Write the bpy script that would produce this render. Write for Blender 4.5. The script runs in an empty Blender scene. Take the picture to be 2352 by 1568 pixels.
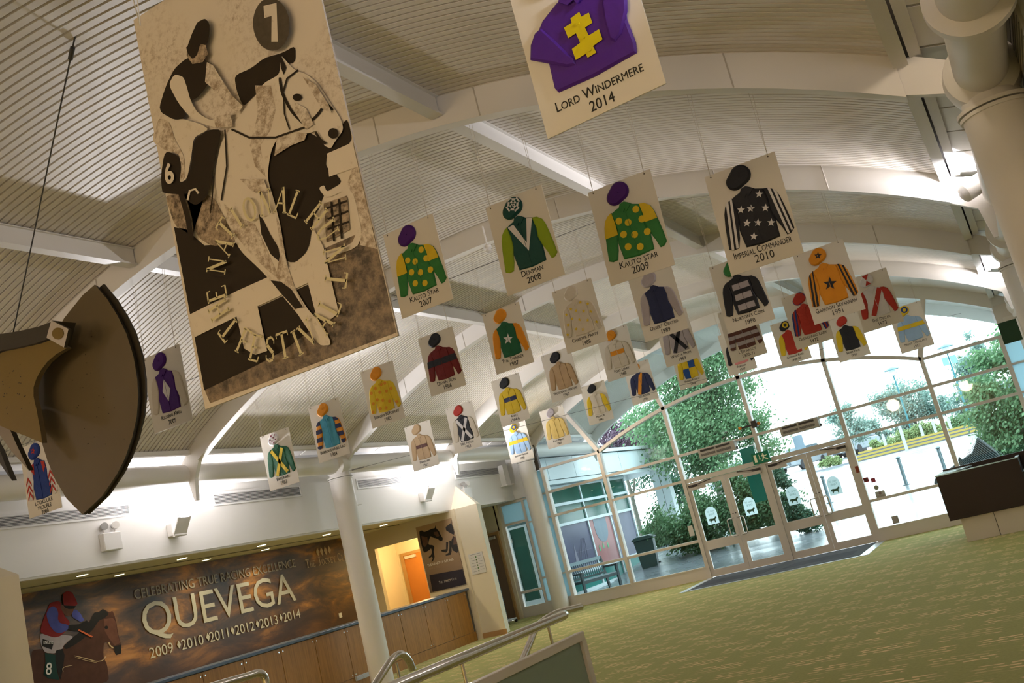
import bpy, bmesh, math, random
from mathutils import Vector, Matrix
R = math.radians
col = bpy.context.scene.collection
sc = bpy.context.scene
random.seed(7)

# ---------------------------------------------------------------- camera, sky, lights, exposure
cd = bpy.data.cameras.new('camera'); cam = bpy.data.objects.new('camera', cd); col.objects.link(cam)
FW = Vector((-0.4294, 0.8809, 0.1992)).normalized()
RT = Vector((0.8503, 0.4686, -0.2396)); RT = (RT - FW * RT.dot(FW)).normalized()
UP = RT.cross(FW)
cam.matrix_world = Matrix(((RT.x, UP.x, -FW.x, 0), (RT.y, UP.y, -FW.y, 0), (RT.z, UP.z, -FW.z, 1.75), (0, 0, 0, 1)))
cd.sensor_width = 36; cd.lens = 2269.6 / 2352 * 36; cd.clip_end = 400; cd.clip_start = .05
sc.camera = cam
sc.view_settings.view_transform = 'Standard'; sc.view_settings.look = 'None'
sc.view_settings.exposure = 0.0; sc.view_settings.gamma = 1; sc.view_settings.use_curve_mapping = False
w = bpy.data.worlds.new('sky'); sc.world = w; w.use_nodes = True
bg = w.node_tree.nodes['Background']; bg.inputs[0].default_value = (.82, .95, 1, 1); bg.inputs[1].default_value = 5.6

def lamp(name, kind, loc, energy, color, size=.2, direction=None, spot=None, size_y=None):
    l = bpy.data.lights.new(name, kind); l.energy = energy; l.color = color
    if kind == 'AREA':
        l.size = size
        if size_y: l.shape = 'RECTANGLE'; l.size_y = size_y
    else: l.shadow_soft_size = size
    if spot: l.spot_size = R(spot); l.spot_blend = .6
    o = bpy.data.objects.new(name, l); col.objects.link(o); o.location = loc
    if direction: o.rotation_euler = Vector(direction).to_track_quat('-Z', 'Y').to_euler()
    return o
WARM = (1, .80, .58); COOL = (.97, .95, 1)
for y in (3.9, 11.36, 18.5):                              # wall uplighters
    lamp('uplighter_lamp', 'AREA', (-11.86, y, 3.47), 470 if y > 5 else 50, COOL, .16, (.30, 0, 1), size_y=.22)
for y in (3.4, 11.0, 18.7):
    lamp('uplighter_lamp', 'AREA', (.10, y + .1, 4.17), 330 if y > 5 else 45, COOL, .14, (-.45, .1, 1), size_y=.14)
for y in (10.3, 12.27, 14.2, 16.1, 18.07):                 # downlights over the counter
    lamp('downlight_lamp', 'SPOT', (-12.95, y, 2.90), 60 if y > 11 else 16, (1, .80, .45), .05, (0, 0, -1), 150)
for y in (11.85, 13.83, 15.43):
    lamp('downlight_lamp', 'SPOT', (-14.0, y, 2.90), 26, (1, .86, .60), .05, (0, 0, -1), 140)
lamp('corridor_lamp', 'POINT', (-14.0, 20.6, 2.3), 60, (1, .72, .33), .1)
for x, y in ((-9.5, -6.8), (-6, -7.2), (-2.5, -6.8)):       # unseen warm fill lamps added at the back of the hall
    lamp('back_fill_lamp', 'POINT', (x, y, 4.0), 205, (1, .77, .53), .3)
for loc, d, e_ in (((.15, 5.4, 4.45), (-.75, 1, -.14), 95), ((-11.05, 21.45, 4.32), (1, -.25, -.35), 50)):   # right: unseen fill added for the far boards; left: the ribbed eave floodlight
    lamp('flood_and_fill_lamp', 'SPOT', loc, e_ * 6, WARM, .12, d, 130)

# ---------------------------------------------------------------- helpers
MATS = {}
def mat(name, c, rough=.6, metal=0, bump=0, bscale=40, var=0, vscale=3, emit=None, estr=0, spec=.3, sheen=0):
    if name in MATS: return MATS[name]
    m = bpy.data.materials.new(name); m.use_nodes = True; nt = m.node_tree; b = nt.nodes['Principled BSDF']
    b.inputs['Base Color'].default_value = (*c, 1); b.inputs['Roughness'].default_value = rough
    b.inputs['Metallic'].default_value = metal; b.inputs['Specular IOR Level'].default_value = spec
    if sheen: b.inputs['Sheen Weight'].default_value = sheen
    if emit: b.inputs['Emission Color'].default_value = (*emit, 1); b.inputs['Emission Strength'].default_value = estr
    tc = None
    if var or bump:
        tc = nt.nodes.new('ShaderNodeTexCoord')
    if var:
        n = nt.nodes.new('ShaderNodeTexNoise'); n.inputs['Scale'].default_value = vscale; n.inputs['Detail'].default_value = 5
        nt.links.new(tc.outputs['Object'], n.inputs['Vector'])
        mx = nt.nodes.new('ShaderNodeMix'); mx.data_type = 'RGBA'
        nt.links.new(n.outputs['Fac'], mx.inputs['Factor'])
        mx.inputs['A'].default_value = (*[x * (1 - var) for x in c], 1); mx.inputs['B'].default_value = (*[min(1, x * (1 + var)) for x in c], 1)
        nt.links.new(mx.outputs['Result'], b.inputs['Base Color'])
    if bump:
        n2 = nt.nodes.new('ShaderNodeTexNoise'); n2.inputs['Scale'].default_value = bscale; n2.inputs['Detail'].default_value = 3
        nt.links.new(tc.outputs['Object'], n2.inputs['Vector'])
        bp = nt.nodes.new('ShaderNodeBump'); bp.inputs['Strength'].default_value = bump; bp.inputs['Distance'].default_value = .02
        nt.links.new(n2.outputs['Fac'], bp.inputs['Height']); nt.links.new(bp.outputs['Normal'], b.inputs['Normal'])
    MATS[name] = m; return m

def link(name, me, parent=None):
    o = bpy.data.objects.new(name, me); col.objects.link(o)
    if parent: o.parent = parent
    return o
def tag(o, label=None, cat=None, group=None, kind=None):
    if label: o['label'] = label
    if cat: o['category'] = cat
    if group: o['group'] = group
    if kind: o['kind'] = kind
    return o
def empty(name, loc=(0, 0, 0), label=None, cat=None, group=None, kind=None, rz=0):
    o = bpy.data.objects.new(name, None); col.objects.link(o); o.location = loc; o.rotation_euler = (0, 0, rz)
    o.empty_display_size = .1
    return tag(o, label, cat, group, kind)

class MB:
    def __init__(s): s.v = []; s.f = []; s.m = []; s.smooth = False
    def add(s, vs, fs, mi=0):
        k = len(s.v); s.v += [tuple(p) for p in vs]; s.f += [tuple(i + k for i in f) for f in fs]; s.m += [mi] * len(fs); return s
    def box(s, a, b, mi=0):
        (x0, y0, z0), (x1, y1, z1) = a, b
        return s.add([(x0, y0, z0), (x1, y0, z0), (x1, y1, z0), (x0, y1, z0), (x0, y0, z1), (x1, y0, z1), (x1, y1, z1), (x0, y1, z1)],
                     [(0, 3, 2, 1), (4, 5, 6, 7), (0, 1, 5, 4), (1, 2, 6, 5), (2, 3, 7, 6), (3, 0, 4, 7)], mi)
    def beam(s, p, q, w, h, up=(0, 0, 1), mi=0):
        p = Vector(p); q = Vector(q); d = (q - p).normalized(); sd = d.cross(Vector(up)).normalized(); u = sd.cross(d)
        vs = [c + sd * (a * w / 2) + u * (b * h / 2) for c in (p, q) for a, b in ((-1, -1), (1, -1), (1, 1), (-1, 1))]
        return s.add(vs, [(0, 1, 2, 3), (7, 6, 5, 4), (0, 4, 5, 1), (1, 5, 6, 2), (2, 6, 7, 3), (3, 7, 4, 0)], mi)
    def prism(s, pts, y0, y1, ax='y', mi=0):
        n = len(pts)
        def P(p, t): return {'y': (p[0], t, p[1]), 'x': (t, p[0], p[1]), 'z': (p[0], p[1], t)}[ax]
        vs = [P(p, y0) for p in pts] + [P(p, y1) for p in pts]
        return s.add(vs, [tuple(range(n)), tuple(range(2 * n - 1, n - 1, -1))] + [(i, i + n, (i + 1) % n + n, (i + 1) % n) for i in range(n)], mi)
    def tube(s, pts, r, n=12, mi=0, caps=True):
        pts = [Vector(p) for p in pts]; rs = r if isinstance(r, (list, tuple)) else [r] * len(pts)
        k = len(s.v); prev = None
        for i, p in enumerate(pts):
            d = (pts[min(i + 1, len(pts) - 1)] - pts[max(i - 1, 0)]).normalized()
            a = Vector((0, 0, 1)) if abs(d.z) < .9 else Vector((1, 0, 0))
            if prev is not None: a = prev
            sd = d.cross(a).normalized(); u = sd.cross(d); prev = u
            for j in range(n):
                t = 2 * math.pi * j / n; s.v.append(tuple(p + (sd * math.cos(t) + u * math.sin(t)) * rs[i]))
        for i in range(len(pts) - 1):
            for j in range(n):
                a, b = k + i * n + j, k + i * n + (j + 1) % n
                s.f.append((a, b, b + n, a + n)); s.m.append(mi)
        if caps:
            s.f.append(tuple(k + j for j in range(n))[::-1]); s.m.append(mi)
            s.f.append(tuple(k + (len(pts) - 1) * n + j for j in range(n))); s.m.append(mi)
        return s
    def mesh(s, name, mats, smooth=False, fix=True):
        me = bpy.data.meshes.new(name); me.from_pydata(s.v, [], s.f)
        mats = mats if isinstance(mats, (list, tuple)) else [mats]
        for m in mats: me.materials.append(m)
        me.polygons.foreach_set('material_index', s.m)
        if fix:
            bm = bmesh.new(); bm.from_mesh(me); bmesh.ops.recalc_face_normals(bm, faces=bm.faces); bm.to_mesh(me); bm.free()
        if smooth:
            me.polygons.foreach_set('use_smooth', [True] * len(me.polygons))
            me.set_sharp_from_angle(angle=R(40))
        me.update(); return me
    def obj(s, name, mats, parent=None, smooth=False, bevel=0):
        me = s.mesh(name, mats, smooth)
        if bevel:
            bm = bmesh.new(); bm.from_mesh(me)
            bmesh.ops.bevel(bm, geom=[e for e in bm.edges if e.is_manifold and e.calc_face_angle(0) > .5], offset=bevel, segments=1, affect='EDGES')
            bm.to_mesh(me); bm.free()
        return link(name, me, parent)
def circ(cx, cy, rx, ry=None, n=20, rot=0, a0=0, a1=360):
    ry = rx if ry is None else ry; full = abs(a1 - a0) >= 360; o = []
    for i in range(n + (0 if full else 1)):
        t = R(a0 + (a1 - a0) * i / n); x = rx * math.cos(t); y = ry * math.sin(t)
        o.append((cx + x * math.cos(rot) - y * math.sin(rot), cy + x * math.sin(rot) + y * math.cos(rot)))
    return o
def star(cx, cy, r, rot=0, k=.42):
    return [(cx + (r if i % 2 == 0 else r * k) * math.sin(rot + i * math.pi / 5), cy + (r if i % 2 == 0 else r * k) * math.cos(rot + i * math.pi / 5)) for i in range(10)]
def clip(poly, a, b, c):
    """keep the side a*x + b*y >= c"""
    o = []
    for i in range(len(poly)):
        p, q = poly[i - 1], poly[i]; dp, dq = a * p[0] + b * p[1] - c, a * q[0] + b * q[1] - c
        if dp >= 0: 
            if dq < 0: t = dp / (dp - dq); o.append((p[0] + t * (q[0] - p[0]), p[1] + t * (q[1] - p[1])))
            else: o.append(q)
        elif dq >= 0:
            t = dp / (dp - dq); o.append((p[0] + t * (q[0] - p[0]), p[1] + t * (q[1] - p[1]))); o.append(q)
    return o
def band(poly, p0, p1, w):
    """part of poly within w/2 of the line p0-p1"""
    dx, dy = p1[0] - p0[0], p1[1] - p0[1]; n = math.hypot(dx, dy); a, b = -dy / n, dx / n; c = a * p0[0] + b * p0[1]
    q = clip(poly, a, b, c - w / 2)
    return clip(q, -a, -b, -(c + w / 2)) if len(q) > 2 else []
def chaikin(pts, it=2):
    if len(pts) < 10: return pts
    for _ in range(it):
        o = []
        for i in range(len(pts)):
            p, q = pts[i], pts[(i + 1) % len(pts)]
            o.append((p[0] * .82 + q[0] * .18, p[1] * .82 + q[1] * .18)); o.append((p[0] * .18 + q[0] * .82, p[1] * .18 + q[1] * .82))
        pts = o
    return pts
def text_mesh(s, size, smallcaps=True, extrude=.0008, bold=0):
    cu = bpy.data.curves.new('lettering', 'FONT'); cu.body = s; cu.size = size; cu.align_x = 'CENTER'; cu.extrude = extrude; cu.resolution_u = 3
    cu.offset = bold
    if smallcaps:
        cu.small_caps_scale = .76
        for i, ch in enumerate(s): cu.body_format[i].use_small_caps = ch.islower()
    o = bpy.data.objects.new('tmp', cu); col.objects.link(o)
    me = bpy.data.meshes.new_from_object(o.evaluated_get(bpy.context.evaluated_depsgraph_get()))
    bpy.data.objects.remove(o); bpy.data.curves.remove(cu); return me
def lettering(lines, m, parent, plane='y', smallcaps=True, name='lettering', maxw=None, sx=.88, bold=0):
    """lines: (text, cx, baseline, size, rot, colour material index); all in one mesh, in the plane facing -Y (or +X)"""
    out = MB()
    for ln in lines:
        s, cx, cy, size = ln[:4]; rot = ln[4] if len(ln) > 4 else 0; mi = ln[5] if len(ln) > 5 else 0
        me = text_mesh(s, size, smallcaps, bold=bold)
        xs = [v.co.x for v in me.vertices]
        wd = (max(xs) - min(xs)) * sx; k = sx * (min(1, maxw / wd) if maxw else 1)
        cr, sr = math.cos(rot), math.sin(rot); vs = []
        for v in me.vertices:
            x, y, z = v.co.x * k, v.co.y, v.co.z; x, y = x * cr - y * sr + cx, x * sr + y * cr + cy
            vs.append((x, -z, y) if plane == 'y' else (z, x, y))
        out.add(vs, [tuple(p.vertices) for p in me.polygons], mi); bpy.data.meshes.remove(me)
    return link(name, out.mesh(name, m, fix=False), parent)
def flat(layers, mats, parent, name, plane='y', step=.0008, base=0):
    """a flat print: polygons in layers, later ones on top; 2D coordinates are local"""
    out = MB(); order = list(mats.keys())
    for i, (k, pts) in enumerate(layers):
        d = base + step * (i + 1); pts = chaikin(pts)
        vs = [(p[0], -d, p[1]) if plane == 'y' else (d, p[0], p[1]) for p in pts]
        out.add(vs, [tuple(range(len(vs)))], order.index(k))
    return link(name, out.mesh(name, [mats[k] for k in order], fix=False), parent)
WHITE = mat('white_paint', (.80, .77, .73), .45, var=.03, vscale=1.5)
FRAME = mat('cream_frame_paint', (.74, .68, .62), .4)
# digitised outlines of the flat prints and the sculpture, in millimetres
BIGP=[('grass',[(-2715,3345),(-2318,3343),(-2353,2821),(-3579,2826),(-3605,2925),(-3126,2930),(-2872,2997),(-2673,3010)]),
('black',[(-3603,3807),(-3522,3762),(-3419,3634),(-3195,3565),(-3052,3358),(-2938,3262),(-3603,3308)]),
('black',[(-3601,3192),(-3287,3199),(-2784,3208),(-2772,3004),(-2875,2984),(-3055,2941),(-3233,2923),(-3601,2902)]),
('black',[(-2413,3903),(-2374,3899),(-2384,3780),(-2550,3785),(-2573,3729),(-2528,3682),(-2497,3615),(-2613,3607),(-2663,3544),(-2703,3518),(-2776,3368),(-2886,3333),(-2994,3448),(-2940,3795),(-2848,4015),(-2625,3946),(-2513,3800)]),
('black',[(-3006,4426),(-2890,4413),(-2796,4428),(-2679,4400),(-2592,4400),(-2614,4315),(-2695,4339),(-2726,4287),(-2832,4285),(-2910,4262),(-2989,4238),(-3010,4337)]),
('mid',[(-3623,3996),(-3476,3952),(-3460,3701),(-3369,3609),(-3195,3565),(-3249,3716),(-3291,3849),(-3353,3903),(-3447,3911),(-3477,3693),(-3505,3755),(-3591,3802)]),
('tone',[(-2394,3763),(-2391,3653),(-2354,3556),(-2360,3215),(-2474,3283),(-2468,3603),(-2420,3665)]),
('paper',[(-2549,3788),(-2386,3780),(-2386,3654),(-2564,3672)]),
('paper',[(-2639,3643),(-2607,3573),(-2480,3573),(-2480,3299),(-2725,3332),(-2721,3297),(-2450,3274),(-2445,3579),(-2597,3604),(-2601,3645)]),
('mid',[(-2627,3557),(-2485,3542),(-2512,3377),(-2660,3366)]),
('black',[(-2617,3521),(-2490,3512),(-2492,3522),(-2619,3532)]),
('black',[(-2623,3469),(-2496,3460),(-2498,3471),(-2625,3479)]),
('black',[(-2636,3419),(-2505,3410),(-2506,3420),(-2638,3430)]),
('black',[(-2586,3548),(-2620,3357),(-2608,3353),(-2574,3544)]),
('black',[(-2539,3543),(-2573,3353),(-2561,3349),(-2527,3539)]),
('paper',[(-3602,3312),(-3256,3325),(-2922,3325),(-2671,3336),(-2685,3240),(-2816,3213),(-3152,3205),(-3591,3186)]),
('paper',[(-3291,3201),(-3146,3208),(-3142,2969),(-3220,2973),(-3283,3027)]),
('paper',[(-2814,3219),(-2716,3468),(-2680,3353),(-2673,3010),(-2759,2989),(-2805,3034)]),
('paper',[(-2724,4294),(-2829,4296),(-2895,4252),(-2996,4212),(-3070,4171),(-3168,4116),(-3233,4003),(-3262,3926),(-3253,3775),(-3225,3663),(-3188,3520),(-3082,3376),(-2995,3241),(-2985,3210),(-2914,3091),(-2883,3020),(-2825,2895),(-2749,2875),(-2778,2979),(-2848,3089),(-2893,3206),(-2914,3357),(-2904,3526),(-2909,3662),(-2925,3817),(-2868,3937),(-2812,3985),(-2718,3980),(-2630,3927),(-2564,3920),(-2551,3831),(-2514,3798),(-2483,3822),(-2420,3857),(-2419,3912),(-2457,4013),(-2505,4146),(-2554,4217),(-2624,4276),(-2665,4351),(-2683,4385),(-2704,4329)]),
('tone',[(-2880,4308),(-2785,4263),(-2783,4131),(-2842,4041),(-2925,3990),(-2933,3821),(-2984,3899),(-2990,4018),(-2901,4155)]),
('tone',[(-3229,3795),(-3162,3696),(-3057,3613),(-3003,3410),(-2969,3273),(-3048,3371),(-3139,3502),(-3212,3643)]),
('black',[(-3020,3655),(-2997,3604),(-2974,3525),(-2943,3443),(-2947,3362),(-2998,3429),(-3030,3546)]),
('tone',[(-2919,3602),(-2904,3526),(-2914,3357),(-2893,3206),(-2862,3100),(-2927,3109),(-2963,3230),(-2994,3310),(-2930,3425)]),
('black',[(-3031,3302),(-2969,3273),(-2916,3214),(-2869,3105),(-2917,3112),(-2984,3217)]),
('tone',[(-2812,3985),(-2718,3980),(-2630,3927),(-2653,3902),(-2736,3910),(-2851,3901)]),
('black',[(-2683,4385),(-2665,4307),(-2690,4278),(-2699,4323)]),
('black',[(-2727,4279),(-2733,4193),(-2701,4076),(-2630,3960),(-2532,3985),(-2482,4024),(-2458,3973),(-2444,3977),(-2482,4039),(-2542,4000),(-2625,3973),(-2685,4078),(-2715,4190),(-2709,4274)]),
('black',[(-3085,4145),(-2983,4053),(-2820,3983),(-2628,3957),(-2630,3968),(-2820,3994),(-2978,4062),(-3077,4152)]),
('black',[(-2722,4175),(-2670,4244),(-2595,4256),(-2600,4266),(-2678,4254),(-2732,4182)]),
('black',[(-2720,4175),(-2739,4082),(-2728,3990),(-2720,3989),(-2731,4080),(-2712,4172)]),
('black',[(-3127,4165),(-3162,3973),(-3241,3815),(-3231,3810),(-3152,3969),(-3117,4162)]),
('black',[(-3259,3954),(-3295,3851),(-3328,3776),(-3320,3772),(-3286,3847),(-3251,3951)]),
('black',[(-2610,4115),(-2613,4110),(-2619,4106),(-2627,4106),(-2637,4108),(-2646,4112),(-2655,4118),(-2661,4126),(-2665,4133),(-2665,4140),(-2661,4145),(-2655,4149),(-2647,4149),(-2637,4147),(-2628,4143),(-2619,4137),(-2613,4129),(-2610,4122)]),
('black',[(-2447,3848),(-2451,3840),(-2458,3835),(-2467,3833),(-2478,3834),(-2488,3838),(-2497,3846),(-2503,3854),(-2506,3864),(-2506,3874),(-2501,3881),(-2494,3887),(-2485,3889),(-2475,3888),(-2465,3883),(-2456,3876),(-2449,3867),(-2446,3857)]),
('black',[(-2582,3910),(-2562,3858),(-2536,3825),(-2525,3832),(-2549,3862),(-2568,3912)]),
('tone',[(-2658,4111),(-2598,4048),(-2573,3952),(-2625,3946),(-2666,4050)]),
('paper',[(-3545,4442),(-3364,4327),(-3265,4256),(-3220,4206),(-3334,4211),(-3372,4121),(-3432,4010),(-3490,4011),(-3451,4093),(-3452,4167),(-3547,4225),(-3627,4314)]),
('black',[(-3338,4197),(-3220,4206),(-3135,4169),(-3227,4030),(-3270,3929),(-3325,3862),(-3404,3849),(-3452,3890),(-3444,4000),(-3385,4066)]),
('black',[(-3547,4225),(-3455,4156),(-3451,4090),(-3490,4011),(-3423,4006),(-3452,3928),(-3514,3956),(-3620,4007),(-3608,4097)]),
('tone',[(-3371,4581),(-3322,4496),(-3301,4407),(-3278,4323),(-3330,4346),(-3384,4447)]),
('tone',[(-3550,4421),(-3474,4363),(-3462,4250),(-3420,4141),(-3438,4027),(-3480,4014),(-3451,4093),(-3452,4167),(-3547,4225),(-3609,4306)]),
('black',[(-3170,4660),(-3137,4621),(-3127,4626),(-3160,4665)]),
('black',[(-3215,4589),(-3176,4543),(-3128,4532),(-3129,4542),(-3171,4552),(-3207,4594)]),
('tone',[(-2573,4209),(-2508,4136),(-2461,4001),(-2456,3957),(-2508,4008),(-2545,4124)]),
('tone',[(-3083,3867),(-2937,3808),(-2921,3730),(-3018,3769)]),
('paper',[(-3444,3893),(-3419,3934),(-3387,3929),(-3375,3901),(-3362,3903),(-3380,3938),(-3429,3945),(-3457,3901)]),
('black',[(-3504,3952),(-3488,3819),(-3492,3688),(-3456,3680),(-3452,3812),(-3468,3946)]),
('black',[(-3276,4646),(-3369,4630),(-3456,4558),(-3536,4453),(-3436,4353),(-3359,4331),(-3332,4408),(-3249,4401),(-3163,4438),(-3113,4522),(-3147,4577),(-3213,4624)]),
('paper',[(-3376,4599),(-3317,4556),(-3308,4490),(-3301,4409),(-3269,4319),(-3185,4236),(-3053,4200),(-3059,4143),(-3201,4210),(-3326,4321),(-3387,4433),(-3429,4561)]),
('tone',[(-3142,4559),(-3104,4521),(-3076,4444),(-3025,4314),(-2970,4227),(-3007,4202),(-3070,4282),(-3142,4406),(-3180,4461)]),
('tone',[(-3171,4252),(-3057,4224),(-3057,4150),(-3168,4191)]),
('mid',[(-3250,4712),(-3127,4660),(-3123,4599),(-3168,4571),(-3240,4594),(-3267,4657)]),
('black',[(-3261,4706),(-3212,4771),(-3150,4800),(-3093,4794),(-3072,4749),(-3093,4682),(-3121,4646),(-3161,4676),(-3192,4629),(-3230,4616),(-3253,4658)]),
('paper',[(-3276,4701),(-3248,4774),(-3186,4793),(-3155,4796),(-3205,4752),(-3248,4703)]),
('disc',[(-2577,4507),(-2585,4477),(-2598,4452),(-2615,4431),(-2636,4417),(-2660,4409),(-2685,4409),(-2710,4416),(-2734,4430),(-2756,4450),(-2775,4475),(-2789,4505),(-2798,4537),(-2802,4570),(-2800,4603),(-2792,4633),(-2778,4659),(-2760,4680),(-2739,4694),(-2715,4702),(-2689,4701),(-2664,4694),(-2639,4679),(-2618,4658),(-2600,4633),(-2586,4603),(-2577,4571),(-2574,4538)]),
('paper',[(-2710,4671),(-2628,4647),(-2670,4448),(-2709,4467),(-2674,4596),(-2721,4607)]),
]
RING=[('T',-3337,3146),('H',-3378,3261),('E',-3370,3346),('N',-3334,3487),('A',-3267,3571),('T',-3229,3647),('I',-3148,3679),('O',-3056,3689),('N',-2950,3685),('A',-2849,3659),('L',-2765,3601),('H',-2666,3501),('U',-2625,3407),('N',-2610,3280),('T',-2633,3162),('F',-3254,3050),('E',-3188,2997),('S',-3101,2963),('T',-3017,2956),('I',-2933,2943),('V',-2856,2965),('A',-2761,2993),('L',-2696,3057),]
BANP=[('horse',[(10373,2043),(10579,2026),(10595,1981),(10797,1908),(10957,1990),(11160,2088),(11297,2147),(11501,2282),(11617,2415),(11707,2400),(11810,2449),(11929,2361),(12001,2382),(12036,2208),(12033,1984),(12062,1778),(12023,1652),(11927,1650),(11889,1735),(11825,1892),(11746,1896),(11708,1838),(11676,1670),(11727,1518),(11710,1219),(10342,1419)]),
('horsel',[(11803,2272),(11978,2263),(12025,2187),(12020,1987),(12044,1826),(11930,1804),(11846,1932),(11780,2077)]),
('black',[(11497,2261),(11617,2415),(11721,2403),(11810,2449),(11924,2340),(11805,2283),(11696,2269),(11554,2142),(11339,2031),(11150,1962),(10996,1930),(10957,1990),(11162,2098),(11297,2147)]),
('black',[(11915,1796),(12068,1793),(12030,1651),(11926,1645),(11907,1721)]),
('black',[(11856,2123),(11846,2108),(11826,2102),(11803,2106),(11787,2119),(11783,2137),(11793,2152),(11813,2159),(11836,2155),(11852,2141)]),
('green',[(10615,1957),(10794,1888),(10782,1673),(10799,1494),(10619,1556),(10538,1635),(10603,1815)]),
('black',[(10804,1948),(10938,1952),(10956,1844),(10907,1698),(10822,1489),(10796,1618),(10779,1798)]),
('pants',[(10590,2272),(10815,2155),(10988,2174),(11178,2103),(11066,2053),(10959,2001),(10938,1952),(10817,1956),(10797,1908),(10626,1954),(10572,2058),(10564,2184)]),
('black',[(10609,2175),(10797,2085),(10743,1980),(10583,2066)]),
('red',[(10835,2711),(11019,2713),(11040,2548),(11060,2448),(11143,2348),(11108,2290),(11018,2200),(10924,2155),(10814,2153),(10584,2271),(10610,2361),(10678,2485),(10756,2597)]),
('blue',[(11214,2540),(11298,2514),(11361,2438),(11411,2321),(11338,2307),(11248,2372),(11194,2424)]),
('face',[(11019,2643),(11291,2581),(11251,2533),(11201,2466),(11145,2433),(11075,2462),(11035,2517),(11005,2597)]),
('black',[(11066,2624),(11291,2579),(11254,2538),(11153,2550),(11084,2584)]),
('blue',[(10737,2553),(10794,2622),(10873,2648),(10938,2598),(10950,2510),(10924,2430),(10947,2362),(11107,2301),(11085,2230),(10919,2196),(10830,2247),(10764,2354),(10736,2474)]),
('black',[(11103,2301),(11294,2277),(11455,2313),(11497,2261),(11366,2177),(11214,2179),(11082,2228)]),
('red',[(11082,2805),(11133,2835),(11191,2839),(11260,2804),(11297,2722),(11330,2605),(11284,2580),(11066,2627),(11057,2717)]),
('black',[(11078,2806),(11053,2728),(11060,2624),(11072,2624),(11065,2727),(11090,2803)]),
('orange',[(11280,2199),(11524,2038),(11493,2023),(11262,2181)]),
('cream',[(11122,1797),(11318,1713),(11521,1616),(11642,1609),(11718,1663),(11707,1673),(11637,1621),(11525,1628),(11324,1724),(11127,1808)]),
('cream',[(11128,1773),(11314,1685),(11518,1602),(11521,1607),(11317,1691),(11131,1778)]),
('cream',[(11799,1882),(11815,1821),(11874,1764),(11891,1776),(11836,1829),(11822,1885)]),
('cream',[(10882,1600),(10879,1650),(10927,1668),(11061,1660),(11060,1668),(10926,1676),(10870,1655),(10873,1600)]),
]
HEAP=[('black',[(-13019,2656),(-12925,2651),(-12890,2604),(-12795,2609),(-12663,2631),(-12574,2624),(-12544,2694),(-12538,2602),(-12485,2539),(-12465,2445),(-12426,2359),(-12447,2312),(-12503,2305),(-12576,2379),(-12687,2430),(-12736,2479),(-12803,2404),(-12848,2298),(-12732,2266),(-12699,2214),(-12755,2123),(-12751,1994),(-12830,1908),(-12877,1905),(-12810,1981),(-12829,2023),(-12917,1991),(-12914,2029),(-12834,2063),(-12795,2119),(-12794,2209),(-12867,2173),(-13018,2138),(-13043,2392)]),
('horsel',[(-12988,2535),(-12831,2474),(-12835,2346),(-12951,2268),(-12997,2330)]),
('horsel',[(-12624,2544),(-12532,2537),(-12500,2427),(-12566,2416),(-12626,2480)]),
('black',[(-12287,2584),(-12133,2639),(-12020,2716),(-12108,2620),(-12044,2517),(-12057,2417),(-12116,2367),(-12193,2422),(-12292,2509)]),
('black',[(-12137,2346),(-12043,2300),(-12061,2126),(-12040,2008),(-12137,1959),(-12238,2037),(-12247,2116),(-12214,2261)]),
('horsel',[(-12130,2319),(-12057,2277),(-12069,2153),(-12190,2154)]),
('black',[(-12362,2255),(-12304,2243),(-12368,2065),(-12425,2027),(-12535,2076),(-12532,2114),(-12405,2099)]),
('black',[(-12265,2272),(-12214,2236),(-12273,2020),(-12322,1954),(-12443,1961),(-12453,1982),(-12352,2011),(-12311,2104)]),
('navy',[(-12999,1630),(-12038,1579),(-12049,1241),(-13013,1238)]),
('gold',[(-12578,1424),(-12595,1410),(-12602,1429),(-12585,1443)]),
('gold',[(-12543,1424),(-12560,1409),(-12567,1428),(-12550,1443)]),
('gold',[(-12507,1421),(-12523,1407),(-12530,1426),(-12514,1441)]),
('gold',[(-12471,1419),(-12487,1405),(-12494,1424),(-12478,1438)]),
]
SC_LENS=[(-6810,4887),(-6685,4699),(-6597,4520),(-6527,4332),(-6490,4111),(-6492,3903),(-6517,3751),(-6573,3596),(-6666,3441),(-6789,3293),(-6911,3188),(-7142,3042),(-7425,2943),(-7597,3129),(-7708,3334),(-7772,3525),(-7807,3690),(-7809,3920),(-7793,4074),(-7745,4206),(-7667,4355),(-7543,4501),(-7419,4609),(-7269,4720),(-7112,4790),(-6977,4848)]
SC_BODY=[(-7969,4583),(-7858,4579),(-7594,4532),(-7370,4496),(-7180,4487),(-6984,4332),(-7132,4320),(-7259,4290),(-7356,4243),(-7430,4189),(-7485,4123),(-7502,4045),(-7489,3924),(-7484,3830),(-7476,3711),(-7480,3614),(-7681,3732),(-7873,3838),(-8002,3915),(-8102,3967)]
SC_BEAM=[(-7863,4730),(-7757,4705),(-7497,4648),(-7241,4606),(-7029,4591),(-7118,4460),(-7306,4473),(-7528,4508),(-7790,4554),(-7900,4558)]
SC_END=[(-6967,4566),(-6774,4425),(-6863,4288),(-7059,4439)]
SC_HOLE=[(-6843,4392),(-6855,4381),(-6873,4375),(-6894,4373),(-6916,4377),(-6937,4386),(-6954,4399),(-6967,4415),(-6974,4431),(-6974,4448),(-6967,4462),(-6954,4473),(-6936,4479),(-6915,4480),(-6894,4476),(-6873,4467),(-6855,4454),(-6842,4439),(-6836,4422),(-6836,4406)]
SC_SP1=[(-8072,3934),(-7942,3856),(-7884,3704),(-7772,3440),(-7965,3666),(-8062,3811),(-8180,3952)]
SC_SP2=[(-8270,3879),(-8190,3730),(-8146,3592),(-8082,3421),(-8173,3551),(-8298,3752)]
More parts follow.
